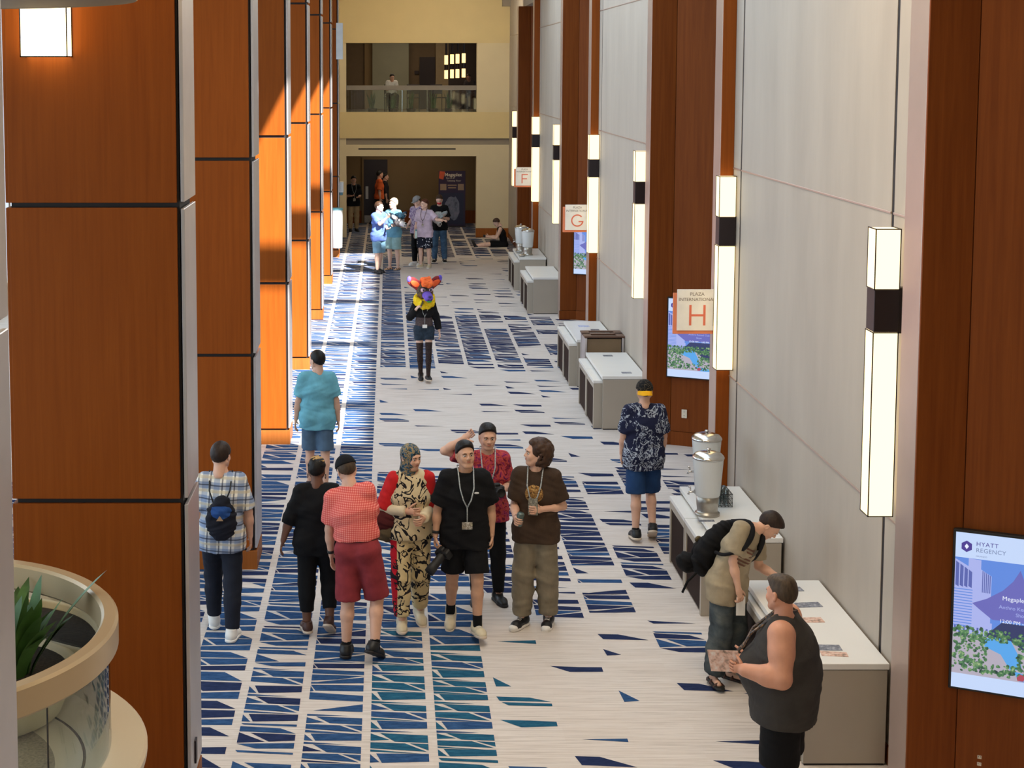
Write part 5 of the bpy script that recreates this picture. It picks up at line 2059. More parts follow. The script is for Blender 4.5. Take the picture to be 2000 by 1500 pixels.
# 5 man in the hooded red and cream outfit
p = Person((.20, 13.45), 6, 1.675, 1.04, head=(34, 8, 0), armR=((-.34, .04, -1), (.72, -.52, .02)), armL=((.10, .04, -1), (-.34, -.85, -.12)), thumbR=(0, 0, 1), thumbL=(0, 0, 1),
           legR=((-.03, -.24, -1), (.02, -.02, -1)), legL=((.03, .04, -1), (.02, .34, -1)), footL=(6, 18), footR=(-6, -4), curlR=.8, curlL=.8, tone=FAIR,
           label='man in a patterned balaclava and a red and cream brush-stroke print outfit')
jk = p.shirt(inked('ink_print_jacket', srgb(224, 206, 168)), 1.0, .10, .024, name='jacket', folds=.003, flare=.012, sleeve_mat=C_['red'])
p.cuffs(C_['creamc'], -.12, .97, .022, 'lower_sleeve')
F = Field(p.lo, p.hi, .0125)
for sg in (-1, 1):
    a = p.J['N'] + p.sd * sg * .05
    F.cone(a, p.J['S']['R' if sg < 0 else 'L'] - p.u2 * .02, .052, .062, .02)
    F.cone(p.J['S']['R' if sg < 0 else 'L'] - p.u2 * .02, p.J['C'] + p.sd * sg * .155 + p.f * .03 - p.u2 * .02, .068, .045, .03)
F.ell(p.J['N'] + p.u2 * .045 + p.f * .012, (.062, .058, .058), .01, carve=True)
field_mesh(F, 'red_yoke', C_['red'], jk)
p.legs(inked('ink_print_trousers', srgb(226, 204, 156), (-.135, srgb(190, 24, 40))), 1.90, .026, .05, folds=.004)
p.shoes('boot', LEATHER['cream'], SOLE['cream'])
F = Field((-.16, -.17, -.24), (.16, .20, .20), .0075)
F.ell((0, .014, .028), (.088, .107, .100), 0)
F.cone((0, .01, -.05), (0, .02, -.19), .082, .088, .03)
F.ell((0, -.03, -.03), (.072, .070, .092), .02)
F.ell((0, -.115, -.010), (.060, .062, .072), .012, carve=True)
bal_ = field_mesh(F, 'balaclava', blotch('balaclava_print', [srgb(26, 34, 40), srgb(50, 84, 104), srgb(150, 130, 96), srgb(40, 44, 30), srgb(120, 70, 60)], 22, 1.5, 'CONSTANT'), p.root, M=p.HM)
BA = p
# 6 man in the black t-shirt
p = Person((.68, 13.30), 4, 1.725, 1.06, head=(10, -6, -3), armR=((-.32, .04, -1), (-.10, -.14, -1)), armL=((.30, .04, -1), (.02, -.12, -1)), curlR=.95, curlL=.6,
           legL=((.03, -.32, -1), (0, -.06, -1)), legR=((-.04, .12, -1), (0, .38, -1)), footR=(-10, 24), footL=(8, -8), tone=TANN,
           label='man in a black t-shirt and black shorts with a lanyard, centre of the walking group')
p.shirt(C_['black'], .86, .17, .028, folds=.004, flare=.01)
p.legs(C_['black'], .86, .024, .05, 'shorts', .02)
p.socks(C_['black'], .24)
p.shoes('sneaker', LEATHER['cream'], SOLE['cream'])
p.hair('fade', H_['black'])
p.lanyard('lanyard', 'badge', .20, .048, .092, .065)
p.band('R', 'rubber')
m = MB()
q = p.J['C'] + p.u2 * .055 + p.sd * .085 + p.f * (p.R['c'][0] + .030)
m.ell(q, (.022, .006, .009), 10, 6)
m.build('chest_emblem', 'paper', p.root, True)
BK = p
# 7 man with a hand on his forehead
p = Person((.93, 14.12), 2, 1.72, .96, head=(4, 6, 0), armR=((-.86, -.14, .28), (.80, -.36, .62)), armL=((.20, .10, -1), (-.22, -.86, .16)), thumbR=(0, -.2, -1), thumbL=(-.6, 0, 1), curlR=.5, curlL=.9,
           legR=((-.03, -.02, -1), (0, .06, -1)), legL=((.04, -.08, -1), (.03, .10, -1)), footL=(14, 0), tone=FAIR,
           label='man with a hand on his forehead, in a maroon print shirt')
p.shirt(blotch('maroon_print', [srgb(70, 20, 44), srgb(124, 30, 56), srgb(196, 82, 70), srgb(150, 44, 92), srgb(60, 24, 70)], 15, 1.5), .72, .14, .020, folds=.003)
p.legs(C_['black'], 1.97, .010, taper=.9)
p.shoes('sneaker', LEATHER['black'], 'black')
p.hair('fade', H_['black'])
p.lanyard('lanyard', 'badge', .10, .035, .03, .03)
MR = p
# 8 curly-haired man in the brown t-shirt
p = Person((1.33, 13.50), -14, 1.715, 1.0, head=(-66, -4, 0), armR=((-.16, -.10, -1), (.16, -.85, -.12)), armL=((.34, .10, -1), (-.66, -.66, .02)), thumbR=(.2, 0, 1), thumbL=(0, 0, 1), curlR=.85, curlL=.95,
           legR=((-.05, -.12, -1), (-.02, .02, -1)), legL=((.05, .0, -1), (.02, .10, -1)), footR=(-20, 0), footL=(0, 2), tone=FAIR,
           label='young man with long curly brown hair in a brown t-shirt and grey trousers')
sh = p.shirt(C_['brown'], .80, .15, .026, folds=.004, flare=.012)
p.legs(C_['olivegrey'], 1.93, .028, .05, flare=.012, folds=.004)
p.shoes('high', LEATHER['black'], SOLE['white'])
for k in 'RL':
    tcap = MB().ell((0, -.150, -.055), (.042, .042, .026), 14, 8)
    tcap.xf(Matrix.Translation(p.J['A'][k]) @ p.FM[k] @ Matrix.Scale(p.S * 1.06, 4))
    tcap.build('toe_cap', LEATHER['white'], p.root, True)
p.hair('curly', H_['brown'], 5)
p.lanyard('lanyard', 'badge', .10, .045, .05, .03)
F = Field(p.lo, p.hi, .010)
cc = p.J['C'] + p.u2 * .02 + p.f * (p.R['c'][0] + .018)
F.ell(cc, (.085, .020, .085), 0)
field_mesh(F, 'printed_emblem', blotch('gold_print', [srgb(66, 50, 38), srgb(150, 108, 60), srgb(196, 160, 100), srgb(90, 60, 40)], 34, 2, 'CONSTANT'), sh)
CU = p
# 9 man in the navy leaf-print shirt, walking away
p = Person((2.73, 16.10), 181, 1.70, 1.10, head=(0, 4, 0), armL=((.22, -.06, -1), (.02, -.42, -1)), armR=((-.22, -.06, -1), (-.02, -.42, -1)),
           legL=((.0, .10, -1), (.02, .16, -1)), legR=((-.02, -.22, -1), (0, .46, -1)), footR=(-8, 30), footL=(6, 6), tone=FAIR, label='man in navy leaf-print shirt and backward yellow-brimmed cap, walking away')
p.shirt(floral(srgb(24, 28, 56), srgb(168, 176, 190), 7), .86, .19, .026, folds=.004, flare=.012)
p.legs(C_['navyshort'], .98, .024, .05, 'shorts', .022)
p.shoes('sneaker', LEATHER['black'], SOLE['cream'])
p.socks(C_['black'], .10)
p.hair('crop', H_['black'])
p.cap(dots(srgb(22, 20, 20), srgb(96, 84, 66), .014), C_['yellow'], True)
# 10 man with a backpack, bent over the table
p = Person((2.775, 12.18), 38, 1.61, 1.0, lean=(.12, -.14), lean2=(.50, -.36), neckv=(.90, -.45, .10), head=(34, 54, 0), armR=((-.30, .05, -1), (.10, -.22, -1)), armL=((.16, .0, -1), (-.05, -.95, -.16)),
           thumbR=(1, -.2, 0), thumbL=(-1, 0, 0), curlR=.75, curlL=.85, legR=((-.05, -.06, -1), (-.02, .16, -1)), legL=((.06, -.02, -1), (.03, .10, -1)), footR=(-30, 0), footL=(10, 0), tone=FAIR,
           label='young man in tan t-shirt and jeans with black backpack, bending over the leaflets')
sh = p.shirt(C_['tan'], .72, .20, .020, folds=.003, flare=.004)
m = MB()
fr, sd_, up_ = p.f, p.sd, p.u2
o_ = p.J['C'] - up_ * .03
flag = Matrix(((sd_[0], fr[0], up_[0], o_[0]), (sd_[1], fr[1], up_[1], o_[1]), (sd_[2], fr[2], up_[2], o_[2]), (0, 0, 0, 1)))
rr, kx = p.R['c'][0] + .026, p.R['c'][1]


def onchest(x, z):
    a = min(.98, abs(x) / (rr * kx))
    return (x, rr * math.sqrt(1 - a * a) + .002, z)


for q in range(7):
    z0 = -.10 + q * .028
    xs = np.linspace(-.115, .115 if q < 4 else .01, 9)
    for a, b in zip(xs[:-1], xs[1:]):
        m.add([onchest(a, z0), onchest(b, z0), onchest(b, z0 + .014), onchest(a, z0 + .014)], [(0, 1, 2, 3)], 0)
xs = np.linspace(.012, .115, 6)
for a, b in zip(xs[:-1], xs[1:]):
    m.add([onchest(a, .012), onchest(b, .012), onchest(b, .095), onchest(a, .095)], [(0, 1, 2, 3)], 1)
m.xf(flag)
m.build('flag_print', [cloth('faded_red', srgb(104, 72, 58)), cloth('faded_blue', srgb(92, 88, 78))], sh)
p.legs(blotch('faded_jeans', [srgb(44, 50, 56), srgb(70, 78, 82), srgb(98, 102, 100)], 5, .6), 1.98, .024, .05, flare=.018, folds=.004)
p.shoes('sandal', LEATHER['brown'], SOLE['black'])
p.hair('fade', H_['darkbrown'])
BP = p
# 11 large man in the tank top, nearest the viewer
big = dict(p=(.150, 1.12), w=(.168, 1.08), c=(.152, 1.16), s=(.100, 1.55))
p = Person((2.62, 9.82), -112, 1.70, 1.28, .0115, lean=(0, .03), lean2=(.02, -.06), head=(-30, 4, -4), armL=((.50, .10, -1), (-.16, -1, .04)), armR=((-.25, -.1, -1), (.2, -.9, -.2)), thumbL=(0, .2, 1), curlL=.7,
           tone=(.64, .31, .20), wide=1.14, belly=.24, radii=big, armw=1.80, legw=1.30, hipw=1.25, label='large man in a dark grey tank top holding a paper, nearest the viewer')
p.shirt(C_['charcoal'], 0, .20, .016, folds=.003, tank=True, neck=.075, name='tank_top', flare=.02)
p.legs(C_['black'], 1.02, .03, .03, 'shorts', .02)
p.shoes('sneaker', LEATHER['black'], 'black')
p.hair('flat', H_['greybrown'])
p.lanyard('lanyardblack', 'badge', .16, .07, .05, .06, thick=.010)
TK = p


# 12 person wearing the animal costume head
def costume_head(parent, M, c, big=1.0, ears=True):
    """fur head: skull, cheeks, muzzle, ears, crest, eyes"""
    F = Field((-.26, -.32, -.22), (.26, .24, .30), .011)
    F.ell((0, .0, .02), (.125, .130, .130), 0)
    F.ell((0, -.05, -.04), (.125, .09, .085), .04)
    F.folds(.003, 1, 5)
    hd = field_mesh(F, 'fur_head', c['fur'], parent, M=M)
    F = Field((-.2, -.34, -.22), (.2, .05, .12), .010)
    F.cone((0, -.08, -.035), (0, -.215, -.055), .070, .058, .02, (1, 0, 0), 1.15)
    F.ell((0, -.21, -.075), (.062, .050, .045), .02)
    field_mesh(F, 'muzzle', c['muzzle'], parent, M=M)
    m = MB().ell((0, -.268, -.030), (.030, .022, .020), 12, 8)
    m.ell((-.026, -.255, -.075), (.012, .016, .024), 8, 6)
    m.ell((.026, -.255, -.075), (.012, .016, .024), 8, 6)
    m.xf(M)
    m.build('nose', c['nose'], parent, True)
    m = MB().ell((0, -.250, -.108), (.040, .026, .016), 12, 8)
    m.xf(M)
    m.build('mouth', c['mouth'], parent, True)
    m = MB()
    for sx in (-1, 1):
        m.ell((sx * .060, -.112, .040), (.040, .026, .036), 12, 8, 0)
        m.ell((sx * .058, -.136, .038), (.014, .008, .020), 10, 6, 1)
        m.tube([(sx * .015, -.135, .062), (sx * .062, -.135, .086), (sx * .105, -.105, .080)], [.010, .013, .008], 6, 1)
    m.xf(M)
    m.build('eyes', [c['eye'], 'rubber'], parent, True)
    if ears:
        for sx in (-1, 1):
            F = Field((-.34, -.14, -.02), (.34, .14, .34), .011)
            F.cone((sx * .080, .0, .065), (sx * .190, .01, .135), .080, .070, .02, (0, 1, 0), .40)
            F.ell((sx * .215, .01, .160), (.062, .030, .058), .03)
            e = field_mesh(F, 'ear', c['ear'], parent, M=M)
            m = MB().ell((0, 0, 0), (.088, .012, .044), 14, 8, rot=Matrix.Rotation(-sx * .55, 3, 'Y'))
            m.xf(M @ Matrix.Translation((sx * .160, -.030, .115)))
            m.build('inner_ear', c['inner'], e, True)
            m = MB().ell((sx * .250, .010, .182), (.036, .034, .050), 12, 8)
            m.xf(M)
            m.build('ear_tip', c['tip'], e, True)
    F = Field((-.16, -.22, .02), (.16, .2, .30), .010)
    r_ = random.Random(2)
    for q in range(70):
        t = r_.random()
        F.ell((r_.uniform(-.055, .075) * (1.15 - .5 * t), -.125 + .20 * t + r_.uniform(-.02, .02), .115 + .045 * math.sin(3.1 * t) + r_.uniform(-.02, .03)), (.032, .036, .032), .010)
    field_mesh(F, 'crest', c['crest'], parent, M=M)
    return hd


p = Person((.58, 24.50), 4, 1.56, .90, .0125, female=True, head=(14, 8, 0), armR=((-.42, .02, -.85), (.44, -.55, .70)), armL=((.34, .05, -1), (.22, -.06, -1)), thumbR=(.4, 0, 1), curlR=.9,
           legR=((.03, -.06, -1), (.06, .26, -1)), legL=((-.03, -.24, -1), (-.02, -.06, -1)), footL=(4, -6), footR=(-4, 16), tone=PALE, legw=.92,
           label='person in a colourful animal costume head with yellow fur collar, holding a phone')
mesh_top = p.shirt(blotch('sheer_mesh', [srgb(60, 52, 54), srgb(96, 82, 80)], 60, 0), 0, -.03, .008, name='mesh_top', folds=0)
p.shirt(C_['black'], 1.88, -.20, .020, name='cropped_jacket', folds=.003)
p.legs(blotch('dark_denim', [srgb(26, 34, 46), srgb(50, 64, 78)], 9, .5), .42, .018, .055, 'denim_shorts', .016)
for k in 'RL':
    F = Field(p.lo, p.hi, .0115)
    H0, K0, A0 = p.J['H'][k], p.J['K'][k], p.J['A'][k]
    n_ = nv(K0 - H0)
    e_ = H0 + (K0 - H0) * .52
    F.cone(H0, K0, .089 * p.lw, .059 * p.lw, .02, cut=[(e_, -n_)])
    F.cone(K0, K0 + (A0 - K0) * .32 - p.fl * .012, .057 * p.lw, .059 * p.lw, .02)
    F.cone(K0 + (A0 - K0) * .32 - p.fl * .012, A0, .058 * p.lw, .040 * p.lw, .02)
    field_mesh(F, 'lace_stocking', blotch('black_lace', [srgb(20, 18, 20), srgb(70, 54, 50)], 46, 1), p.root)
p.shoes('slip', LEATHER['black'], SOLE['cream'])
fur = lambda n, *c: blotch(n, [srgb(*x) for x in c], 16, 1.2)
cc = dict(fur=fur('brown_teal_fur', (60, 44, 34), (128, 100, 50), (40, 60, 66), (150, 60, 50)), muzzle=fur('purple_fur', (92, 70, 168), (130, 104, 206)), nose=plain('blue_nose', srgb(56, 44, 110), .5),
          mouth=plain('green_mouth', srgb(44, 140, 66), .5), eye=plain('pink_eye', srgb(226, 190, 206), .4), ear=fur('dark_red_fur', (96, 40, 48), (150, 52, 54), (70, 50, 56)), inner=plain('orange_inner_ear', srgb(238, 96, 44), .8),
          tip=fur('violet_tip', (90, 76, 176), (120, 106, 214)), crest=fur('orange_fur', (232, 84, 34), (255, 124, 60), (206, 66, 50)))
M_ = p.HM @ Matrix.Translation((0, 0, .02)) @ Matrix.Scale(1.18, 4)
costume_head(p.root, M_, cc)
F = Field(p.J['N'] - .30, p.J['N'] + .30, .0125)
for q in range(60):
    a = 6.283 * q / 60
    r_ = random.Random(q)
    F.ell(p.J['N'] + np.array((math.cos(a) * .125, math.sin(a) * .105 - .02, .02 + r_.uniform(-.045, .05) - .06 * max(0, -math.sin(a)))), (.05, .05, .055), .015)
F.folds(.006, 2, 4)
field_mesh(F, 'fur_collar', fur('yellow_fur', (220, 176, 10), (255, 222, 50)), p.root)
p.lanyard('lanyard', 'paper', .22, .03, .075, .055, thick=.004)
FU = p

# ---- far group
RES = .016
p = Person((-.23, 37.8), 44, 1.78, 1.04, RES, head=(26, 2, 0), armR=((-.05, -.62, -.55), (.30, -.62, .62)), armL=((.14, -.15, -1), (-.5, -.7, -.1)), legR=((-.02, -.12, -1), (0, .02, -1)), legL=((.02, .04, -1), (0, .2, -1)),
           footL=(6, 8), tone=PALE, curlR=.7, label='man in bright blue shirt and blue shorts raising a hand, in the far sunlight')
p.shirt(C_['blueshirt'], .8, .17, .024, folds=.004)
p.legs(C_['lightblue'], .98, .022, .05, 'shorts', .02)
p.shoes('sneaker', LEATHER['black'], 'black')
p.hair('short', H_['brown'])
p = Person((.14, 38.5), -34, 1.80, 1.0, RES, head=(-20, 0, 0), armR=((-.40, -.45, -.6), (.35, -.3, .85)), armL=((.22, -.1, -1), (.10, -.85, .02)), legR=((-.02, -.08, -1), (0, .02, -1)), legL=((.04, -.02, -1), (0, .1, -1)),
           tone=PALE, thumbL=(0, 0, 1), label='blond man in pale teal tank top and pale shorts holding a grey costume head')
p.shirt(C_['tealtank'], .18, .15, .020, folds=.003)
p.legs(C_['paleteal'], .95, .024, .05, 'shorts', .02)
p.shoes('sandal', LEATHER['brown'], SOLE['tan'])
p.hair('tousled', H_['blond'])
BL = p
p = Person((.76, 39.35), -40, 1.80, .98, RES, head=(-20, 22, 0), armR=((-.2, .05, -1), (.15, -.75, -.4)), armL=((.2, 0, -1), (0, -.5, -.9)), tone=PALE, label='man in a pale grey cap and purple-patterned shirt behind the man in pink')
p.shirt(blotch('purple_print', [srgb(206, 196, 206), srgb(96, 60, 120), srgb(190, 180, 196), srgb(130, 90, 140)], 14, 1), .8, .15, .022, folds=.003)
p.legs(C_['black'], 1.97, .014)
p.shoes('sneaker', LEATHER['white'], SOLE['white'])
p.hair('crop', H_['brown'])
p.cap(C_['grey'], C_['grey'])
p = Person((.93, 38.85), -20, 1.76, 1.06, RES, head=(-36, 4, 0), armR=((-.24, .06, -1), (-.16, -.1, -1)), armL=((.62, -.30, -.50), (.80, -.58, .05)), legR=((-.03, -.05, -1), (0, .06, -1)), legL=((.05, .0, -1), (0, .1, -1)),
           tone=PALE, label='man in pale pink shirt and dotted shorts stretching one arm out, far away')
p.shirt(C_['pinkshirt'], .82, .17, .024, folds=.004, flare=.006)
p.legs(dots(srgb(30, 34, 48), srgb(206, 210, 220), .055), .95, .024, .05, 'shorts', .016)
p.shoes('sneaker', LEATHER['cream'], SOLE['white'])
p.hair('short', H_['auburn'])
p.lanyard('lanyardblack', 'badge', .12, .04, .05, .06)
PK = p
p = Person((1.34, 39.95), -4, 1.78, 1.06, RES, head=(-4, 26, 0), armR=((-.26, -.05, -1), (.58, -.72, .10)), armL=((.26, -.05, -1), (-.36, -.80, .18)), thumbL=(0, 0, 1), curlL=.8, curlR=.8, tone=PALE,
           legR=((-.06, -.03, -1), (-.02, .04, -1)), legL=((.07, -.03, -1), (.05, .05, -1)), label='man in black t-shirt, red face mask and jeans holding a white costume head')
p.shirt(C_['black'], .84, .12, .024, folds=.004)
p.legs(blotch('blue_jeans', [srgb(44, 66, 92), srgb(84, 116, 146)], 6, .6), 1.97, .018)
p.shoes('sneaker', LEATHER['black'], SOLE['white'])
p.hair('short', H_['brown'])
m = MB().ell((0, -.075, -.050), (.055, .042, .042), 14, 8)
m.xf(p.HM)
m.build('face_mask', plain('red_mask', srgb(206, 40, 50), .8), p.root, True)
JE = p
# sitting boy
p = Person((3.30, 43.6), -90, 1.66, .92, RES, lean=(0, -.10), lean2=(0, -.40), head=(0, 40, 0), seat=True, armR=((-.14, -.40, -1), (.30, -.90, .10)), armL=((.14, -.40, -1), (-.30, -.90, .10)), thumbR=(0, 0, 1), thumbL=(0, 0, 1), curlR=.8, curlL=.8,
           legR=((-.03, -1, .02), (.0, -1, -.09)), legL=((.05, -1, .02), (.0, -1, -.09)), footR=(0, -70), footL=(0, -66), tone=PALE, label='boy in a black tank top sitting on the carpet against the far right corner')
p.shirt(C_['black'], 0, .02, .014, tank=True, name='tank_top', folds=.002)
p.legs(C_['black'], .98, .020, .04, 'shorts', .012)
p.shoes('sneaker', LEATHER['black'], 'black')
p.hair('short', H_['brown'])
SB = p
# lobby people
p = Person((-1.08, 47.75), 12, 1.74, 1.02, RES, head=(0, 10, 0), armR=((-.2, -.05, -1), (.35, -.8, .05)), armL=((.2, -.05, -1), (-.35, -.8, -.10)), tone=FAIR, label='man in a black shirt and khaki trousers standing at the left end of the lobby')
p.shirt(C_['black'], .9, .16, .022)
p.legs(C_['khaki'], 1.97, .018)
p.shoes('sneaker', LEATHER['black'], 'black')
p.hair('short', H_['black'])
p.lanyard('lanyard', 'badge', .2, .04, .08, .09)
p = Person((-.28, 49.2), 100, 1.80, 1.08, RES, head=(14, 0, 0), legR=WALKF, legL=WALKB, footL=(0, 20), armR=((-.12, .12, -1), (-.05, -.1, -1)), tone=FAIR, label='man in an orange shirt walking past the dark lobby door')
p.shirt(C_['orange'], .9, .10, .022)
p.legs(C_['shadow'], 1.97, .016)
p.shoes('sneaker', LEATHER['black'], 'black')
p.hair('crop', H_['black'])
p = Person((-.10, 49.75), 96, 1.68, 1.0, RES, legL=WALKF, legR=WALKB, footR=(0, 20), tone=FAIR, label='person in dark grey clothes beside the man in orange by the lobby door')
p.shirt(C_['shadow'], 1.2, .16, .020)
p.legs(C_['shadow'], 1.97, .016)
p.shoes('sneaker', LEATHER['black'], 'black')
p.hair('short', H_['black'])


# gallery guests on cafe chairs
def cafe_chair(x, y, rz, lab):
    c = tag(empty('cafe_chair', (x, y, GF), rz), lab, 'chair', 'dark cafe chairs on the gallery')
    MB().bbox(-.21, .21, -.21, .21, .43, .46, .008).build('seat', 'bronze', c)
    MB().bbox(-.20, .20, .19, .215, .56, .86, .006).build('backrest', 'bronze', c)
    for sx in (-.19, .19):
        for sy in (-.19, .20):
            MB().tube([(sx, sy, 0), (sx, sy, .44 if sy < 0 else .86)], .012, 8).build('leg', 'rubber', c)


for k, (x, y, a, tone, mat, hr, lab) in enumerate(((.10, 48.85, 8, FAIR, 'white', 'black', 'guest in a white top sitting behind the gallery rail, to the left'),
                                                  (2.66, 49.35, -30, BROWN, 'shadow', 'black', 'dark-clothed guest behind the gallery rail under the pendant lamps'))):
    p = Person((x, y), a, 1.50, 1.0, RES, lean=(0, -.12), lean2=(0, -.45), head=(10, 14, 0), seat=-.46 - .10, legR=((-.12, -1, -.05), (0, -.05, -1)), legL=((.12, -1, -.05), (0, -.05, -1)),
               armR=((-.15, -.4, -1), (.3, -.9, .2)), armL=((.15, -.4, -1), (-.3, -.9, .2)), tone=tone, ground=GF, label=lab)
    p.shirt(C_[mat], .8, .05, .02)
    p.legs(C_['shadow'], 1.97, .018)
    p.shoes('sneaker', LEATHER['black'], 'black')
    p.hair('short', H_[hr])
    cafe_chair(x, y + .06, math.radians(a), ('dark cafe chair under the guest in white', 'dark cafe chair under the guest below the pendants')[k])
cafe_chair(.80, 49.0, 0, 'empty dark cafe chair between the two gallery guests')
cafe_chair(1.60, 49.1, .3, 'empty dark cafe chair left of the pendant lamps')

# ================================================================ THINGS CARRIED
PH = plain('phone_case', srgb(26, 26, 30), .3)


def slab(w, l, t):
    return MB().bbox(-w / 2, w / 2, -l / 2, l / 2, -t / 2, t / 2, min(.004, t * .35))


def at_hand(P_, k, dx=0, dy=0, dz=0, rx=0, ry=0, rz=0):
    return P_.grip(k) @ Matrix.Translation((dx, dy, dz)) @ Matrix.Rotation(rz, 4, 'Z') @ Matrix.Rotation(ry, 4, 'Y') @ Matrix.Rotation(rx, 4, 'X')


put(slab(.075, .15, .010), 'phone', PH, at_hand(FU, 'R', .01, .02, -.01), 'black phone held up by the person in the costume head', 'phone')
put(slab(.09, .15, .003), 'card', 'paper', at_hand(BP, 'R', .01, .055, .0, 0, 0, .3), 'white card in the lower hand of the backpack wearer', 'card')
put(slab(.07, .13, .006), 'folded_paper', CARD[3], at_hand(BP, 'L', .01, .02, 0, .3), 'small folded blue and white paper in the raised hand of the backpack wearer', 'paper')
put(slab(.15, .21, .003), 'paper_sheet', CARD[1], at_hand(TK, 'L', .015, .06, .0, 0, .15, .2), 'printed sheet held by the large man in the tank top', 'paper')
put(MB().lathe([(.001, -.06), (.030, -.06), (.033, -.052), (.033, .050), (.027, .062), (.001, .062)], n=20), 'drink_can', plain('grey_green_can', srgb(96, 110, 104), .3, .5), at_hand(CU, 'R', .02, -.02, .0, 0, math.pi / 2, 0),
    'grey-green drink can in the hands of the curly-haired man', 'can', True)
put(slab(.085, .15, .014), 'speckled_pouch', blotch('speckled_cloth', [srgb(60, 60, 54), srgb(170, 165, 150)], 60, 0), Matrix.Translation(CU.world(CU.J['W'] + CU.f * .185 + CU.u * .085)) @ Matrix.Rotation(math.radians(-14), 4, 'Z') @ Matrix.Rotation(math.pi / 2, 4, 'X'),
    'speckled pouch hanging at the waist of the curly-haired man', 'pouch')
put(slab(.07, .14, .009), 'phone', PH, at_hand(SB, 'L', 0, .03, 0, .3), 'phone in the hands of the boy sitting on the carpet', 'phone')
put(slab(.07, .14, .009), 'phone', PH, at_hand(JE, 'L', 0, .03, 0, .3), 'phone in the hand of the man with the red face mask', 'phone')


def photo_camera(M, lens, lab):
    c = MB().bbox(-.068, .068, -.032, .032, -.048, .042, .010)
    c.bbox(-.028, .028, -.026, .022, .038, .068, .008)
    c.bbox(-.078, -.040, -.048, .02, -.044, .036, .012)
    o = put(c, 'camera', 'rubber', M, lab, 'camera')
    b = MB().lathe([(.036, .03), (.038, .04), (.038, .03 + lens * .6), (.044, .03 + lens * .7), (.044, .03 + lens), (.036, .03 + lens), (.030, .02 + lens), (.001, .02 + lens)], n=24)
    b.xf(Matrix.Rotation(math.pi / 2, 4, 'X'))
    b.build('lens', 'rubber', o, True)
    return o


hp = BK.world(BK.hand['R'][0])
Mc = Matrix.Translation(hp + Vector((.05, -.03, -.045))) @ Vector((-.62, -.55, -.62)).to_track_quat('-Y', 'Z').to_matrix().to_4x4()
photo_camera(Mc, .20, 'black camera with a long lens hanging from the hand of the man in black')
hp = MR.world(MR.hand['L'][0])
photo_camera(Matrix.Translation(hp + Vector((-.03, -.04, .02))) @ Matrix.Rotation(math.radians(20), 4, 'Z'), .07, 'black camera at the chest of the man with his hand on his forehead')

# bag of the man in the balaclava
bg = tag(empty('shoulder_bag', BA.world(BA.J['W'] + np.array((-.235, -.02, -.02)))), 'dark red bag with an olive lower half hanging at the side of the balaclava wearer', 'bag')
F = Field((-.2, -.15, -.26), (.2, .15, .12), .011)
F.ell((0, 0, -.04), (.135, .07, .10), 0)
F.ell((-.06, 0, .0), (.10, .06, .05), .03)
F.folds(.005, 1, 1.5)
field_mesh(F, 'bag_body', cloth('bag_maroon', srgb(74, 26, 28)), bg)
F = Field((-.2, -.15, -.30), (.2, .15, .0), .011)
F.ell((.015, 0, -.14), (.105, .062, .09), 0)
F.folds(.004, 2, 1.5)
field_mesh(F, 'lower_pocket', cloth('bag_olive', srgb(92, 80, 58)), bg)
w_ = lambda a: bg.matrix_world.inverted() @ Vector(a)
bl = Vector(bg.location)
sp_ = [Vector((.09, .02, .02)), BA.world(BA.J['S']['L'] + BA.u2 * .085 - BA.sd * .04) - bl, BA.world(BA.J['N'] - BA.f * .13 - BA.u2 * .02) - bl, Vector((-.06, .10, .06))]
MB().tube([(0, -.02, .05), (.0, -.04, .10), (-.02, .0, .16), (-.03, .05, .10), (-.02, .05, .04)], .008, 6).build('strap', 'rubber', bg, True)


# backpacks
def backpack(P_, sz, mats, lab, low=.0):
    """bag on the back of P_, in the frame of its chest"""
    o_ = P_.J['C'] - P_.f * (P_.R['c'][0] + .022 + sz[1]) - P_.u2 * low
    R_ = P_.root.rotation_euler.to_matrix().to_4x4()
    fr, sd_, up_ = P_.f, P_.sd, P_.u2
    L = Matrix(((sd_[0], -fr[0], up_[0], o_[0]), (sd_[1], -fr[1], up_[1], o_[1]), (sd_[2], -fr[2], up_[2], o_[2]), (0, 0, 0, 1)))
    M = Matrix.Translation(P_.root.location) @ R_ @ L
    e = tag(empty('backpack'), lab, 'backpack')
    e.matrix_world = M
    return e, L


e, L = backpack(BP, (.15, .062, .24), None, 'black backpack on the back of the man bending over the table', .12)
F = Field((-.2, -.15, -.32), (.2, .2, .3), .0115)
F.ell((0, .0, .0), (.155, .105, .255), 0)
F.ell((0, .0, -.06), (.165, .10, .19), .04)
F.folds(.005, 3, 1.4)
field_mesh(F, 'main_bag', C_['black'], e)
F = Field((-.2, -.05, -.32), (.2, .25, .2), .0115)
F.ell((0, .085, -.07), (.115, .055, .12), 0)
F.folds(.003, 3, 1.4)
field_mesh(F, 'front_pocket', cloth('black_ripstop', srgb(24, 24, 26)), e)
MB().ell((-.075, .118, -.02), (.045, .020, .03), 12, 8).build('pocket_patch', cloth('patch_olive', srgb(96, 84, 62)), e, True)
F = Field((-.25, -.1, -.36), (.15, .25, -.1), .0115)
F.ell((-.06, .10, -.23), (.11, .085, .085), 0)
F.folds(.006, 1, 1.6)
field_mesh(F, 'hanging_pouch', C_['black'], e)
LI = L.inverted()
